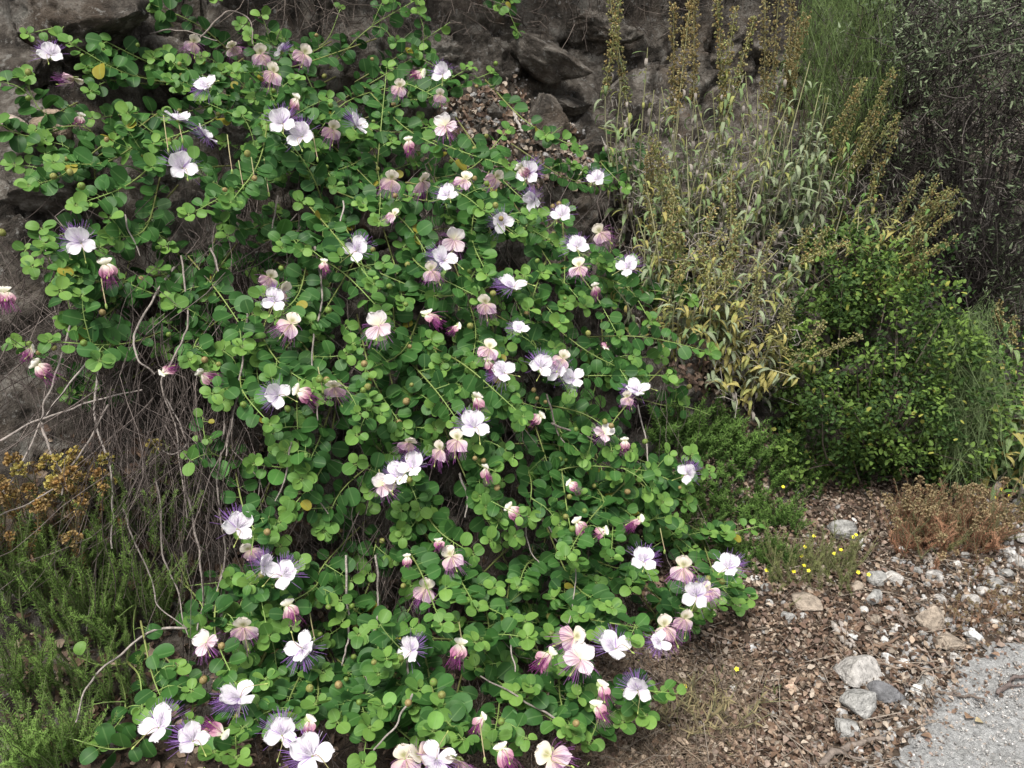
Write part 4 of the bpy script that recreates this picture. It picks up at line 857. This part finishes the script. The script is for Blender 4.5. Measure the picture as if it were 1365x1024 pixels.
# ------------------------------------------------------------------ low plants: sprigs are parts that share a few meshes
def sprig_mesh(seed, n, ln, width, cols, stemc, tpl=needle, bend=.12, tops=None):
    g = np.random.default_rng(seed); mb = MB(); t = np.linspace(0, 1, 9); a = g.uniform(0, 6.28); c = np.stack([bend * t ** 2 * math.cos(a) + .02 * np.sin(t * 9 + a), bend * t ** 2 * math.sin(a), t], 1)
    tubes(mb, c, np.linspace(.011, .005, 9), stemc, 4)
    f = np.sort(g.uniform(.1, 1, n)); q = np.stack([np.interp(f, t, c[:, k]) for k in range(3)], 1); ph = np.arange(n) * 2.4 + g.uniform(0, 1, n)
    d = norm(np.stack([np.cos(ph), np.sin(ph), g.uniform(.4, 1.1, n)], 1)); X_, Y_, Z_ = frames(d, np.tile([[0, 0, 1.]], (n, 1)))
    col = mix(cols[0], cols[1], np.clip(f * .7 + g.uniform(-.2, .4, n), 0, 1)); stamp(mb, tpl, X_, Y_, Z_, q, ln * (1.15 - .55 * f) * g.uniform(.8, 1.2, n) * np.ones(n), col)
    if tops is not None:
        k = 26; dirs = norm(g.normal(size=(k, 3)) + [0, 0, .5]); X_, Y_, Z_ = frames(norm(g.normal(size=(k, 3))), dirs); stamp(mb, cup_t, X_, np.cross(dirs, X_), dirs, c[-1] + dirs * .03, g.uniform(.03, .075, k), np.array(tops)[g.integers(0, len(tops), k)])
    return mb.mesh('sprig', M_FOL)
def clump(name, px, w, n, h, meshes, label, cat='plant', group=None, lean=.35, partname='sprig', zoff=0.0):
    b = surf([px[0]], [px[1]])[0][0]; t_ = thing(name, b, label, cat, group); O = org(t_); D = dist(b)
    for _ in range(n):
        u = px[0] + R.uniform(-w, w); v = px[1] + R.normal(0, w * .25); p, nn = surf([u], [v]); p = p[0] + nn[0] * (zoff - .015)
        z = norm(np.array([0, 0, 1.]) + .35 * nn[0] + lean * R.normal(size=3) * (.6, .6, .2) + .3 * (p - b) / (w * D / FPX + .01) * .5); X_, Y_, Z_ = frames(rnd(1), z[None]); x = norm(np.cross(z, Y_[0]))
        s = h * R.uniform(.6, 1.15); link(partname, meshes[R.integers(len(meshes))], t_, mat4(x, np.cross(z, x), z, p - O, s))
    return t_
HG = [(.06, .12, .025), (.2, .33, .07)]
heath = [sprig_mesh(s, 120, .062, 1, HG, (.14, .13, .06)) for s in range(5)]
heath_b = [sprig_mesh(s + 10, 120, .065, 1, [(.12, .23, .045), (.26, .42, .1)], (.14, .15, .06)) for s in range(4)]
rusty = [sprig_mesh(s + 20, 60, .06, 1, [(.16, .1, .045), (.3, .15, .06)], (.17, .12, .08), tops=[(.42, .17, .05), (.34, .14, .05), (.5, .28, .07), (.26, .1, .05)]) for s in range(4)]
G_ = 'green heath like plants at the left foot of the bank'
for (u, v, w, n, h, ms, lab) in [
    (40, 800, 60, 40, .17, heath, 'dark green feathery heath in shade at the left edge'),
    (120, 850, 60, 40, .17, heath, 'feathery green heath under the hanging dry stems'),
    (190, 820, 50, 34, .17, heath, 'upright green heath nearest the hanging dry stem curtain'),
    (30, 920, 55, 34, .16, heath, 'low green heath between the bright tuft and the left edge'),
    (110, 760, 60, 34, .15, heath, 'green heath just below the rusty flowered plant'),
    (190, 720, 50, 24, .15, heath, 'thin green heath sprigs among the bases of dry stems'),
    (70, 1015, 60, 60, .15, heath_b, 'brightest yellow green heath tuft in the bottom left corner'),
    (150, 930, 50, 26, .14, heath, 'sparse green heath beside the lowest caper leaves at left')]:
    clump('heath_plant', (u, v), w, int(n * 1.25), h * 1.3, ms, lab, group=G_, zoff=.05)
clump('rusty_heath_plant', (60, 745), 75, 50, .24, rusty, 'orange brown dried heath with rusty seed heads at the left edge', zoff=.06)
clump('rusty_heath_plant', (140, 700), 32, 18, .2, [sprig_mesh(s + 30, 40, .06, 1, HG, (.2, .17, .08), tops=[(.6, .42, .08), (.55, .34, .08), (.62, .48, .14)]) for s in range(3)], 'golden flower heads on thin stems beside the rusty heath')
clump('grass_tuft', (230, 690), 60, 30, .16, [sprig_mesh(s + 40, 12, .25, 1, [(.12, .18, .05), (.22, .28, .09)], (.18, .22, .08), bend=.4) for s in range(3)], 'thin green grass growing through the hanging dry stems', 'grass')
GC = [(.045, .1, .022), (.14, .25, .05)]
germ = [sprig_mesh(s + 50, 40, .2, 1, GC, (.14, .13, .06), tpl=(needle[0] * (1.8, 1, 1), needle[1], needle[2], needle[3])) for s in range(5)]
for (u, v, w, n, h, lab) in [(925, 590, 60, 100, .1, 'dark green ground cover at the lower left of the yellowing sage'), (1000, 610, 55, 80, .095, 'bright green ground cover below the yellowing sage'), (955, 680, 60, 75, .08, 'low green ground cover creeping over leaf litter by the caper'),
                             (1060, 640, 50, 60, .085, 'green ground cover at the left foot of the rounded evergreen'), (885, 660, 40, 50, .07, 'dark ground cover tucked under the right edge of the caper'), (930, 735, 45, 50, .07, 'sparse ground cover on the litter beside the caper tips'), (1010, 750, 40, 40, .07, 'dull green ground cover left of the yellow flowers'), (1030, 700, 40, 44, .08, 'small leafy green plants above the yellow flowers')]:
    clump('ground_cover_plant', (u, v), w, int(n * 1.5), h * 1.15, germ, lab, group='low ground cover between caper and evergreen', lean=.7, zoff=.02)
olive = [sprig_mesh(s + 60, 60, .1, 1, [(.12, .14, .05), (.22, .24, .09)], (.2, .15, .08)) for s in range(4)]
yt = clump('yellow_flowered_plant', (1080, 765), 58, 140, .13, olive, 'wispy olive plant dotted with tiny yellow flowers beside the gravel', lean=.6)
yt2 = clump('yellow_flowered_plant', (1345, 690), 25, 16, .1, olive, 'small sprig with three yellow flowers at the right edge', lean=.6)
yf = MB()
for k in range(5):
    a = k * 1.2566; X_, Y_, Z_ = frames(np.array([[math.cos(a), math.sin(a), .25]]), np.array([[0, 0, 1.]])); stamp(yf, leaf_tpl(3, lambda t: .4 * math.sin(math.pi * t ** 1.2) + .02, .2, .2), X_, Y_, Z_, np.zeros((1, 3)), np.array([1.]), np.array([(.78, .7, .03)]))
yfm = yf.mesh('flower', M_STEM)
def yellow(u, v, t_, h=.05):
    p = hit1(u, v, h); z = norm(norm(CAMP - p) + np.array([0, 0, .5]) + R.normal(0, .2, 3)); X_, Y_, Z_ = frames(rnd(1), z[None]); x = norm(np.cross(z, Y_[0]))
    f = link('flower', yfm, t_, mat4(x, np.cross(z, x), z, p - org(t_), .0065))
    link('stem', tubes(MB(), np.array([(0, 0, 0), (.3, 0, -2.5), (.6, .3, -6)]), .06, (.2, .22, .08), 4).mesh('stem', M_STEM), f)
for u, v in [(1068, 741), (1072, 754), (1078, 761), (1073, 729), (1044, 649), (1085, 715), (1137, 716), (1141, 713), (1121, 733), (1144, 763), (1158, 766), (1022, 760), (1058, 762), (1112, 738)]: yellow(u, v, yt)
for u, v in [(1335, 652), (1328, 664), (1346, 661)]: yellow(u, v, yt2)
yt3 = clump('yellow_flowered_plant', (975, 905), 25, 14, .06, olive, 'flattened olive sprig with one yellow flower by the caper tips', lean=.9); yellow(982, 892, yt3, .03); yellow(913, 915, yt3, .03)
BR = [(.26, .12, .075), (.46, .26, .16)]
brown = [sprig_mesh(s + 70, 130, .085, 1, BR, (.17, .11, .08), tops=[(.34, .18, .12), (.3, .15, .1), (.4, .25, .16)] if s % 2 else None) for s in range(4)]
bg = [sprig_mesh(s + 80, 70, .08, 1, [(.13, .14, .05), (.22, .2, .09)], (.17, .13, .08)) for s in range(2)]
clump('dry_heath_clump', (1265, 716), 66, 280, .17, brown + bg[:1], 'largest reddish brown dry heath clump at the foot of the evergreen', lean=1.0)
clump('dry_heath_clump', (1205, 690), 25, 26, .13, brown + bg, 'small brown dry tuft at left of the largest brown clump', lean=.8)
clump('dry_heath_clump', (1285, 830), 38, 46, .07, brown, 'low orange brown tuft growing over the buff stone', lean=.9)
clump('dry_heath_clump', (1350, 812), 35, 46, .07, brown, 'low orange brown tuft beside the road at the right edge', lean=.9)
clump('dry_heath_clump', (1295, 775), 22, 20, .06, brown + bg, 'tiny brown tuft below the largest brown clump', lean=.9)
clump('sprout', (1035, 925), 6, 5, .05, heath_b, 'tiny green sprout alone in the brown leaf litter')
clump('dry_grass_tuft', (935, 965), 50, 44, .12, [sprig_mesh(s + 90, 14, .3, 1, [(.2, .16, .1), (.3, .25, .13)], (.22, .17, .1), bend=.5) for s in range(3)], 'straw coloured grass at the lower right tips of the caper', 'grass', lean=1.1)
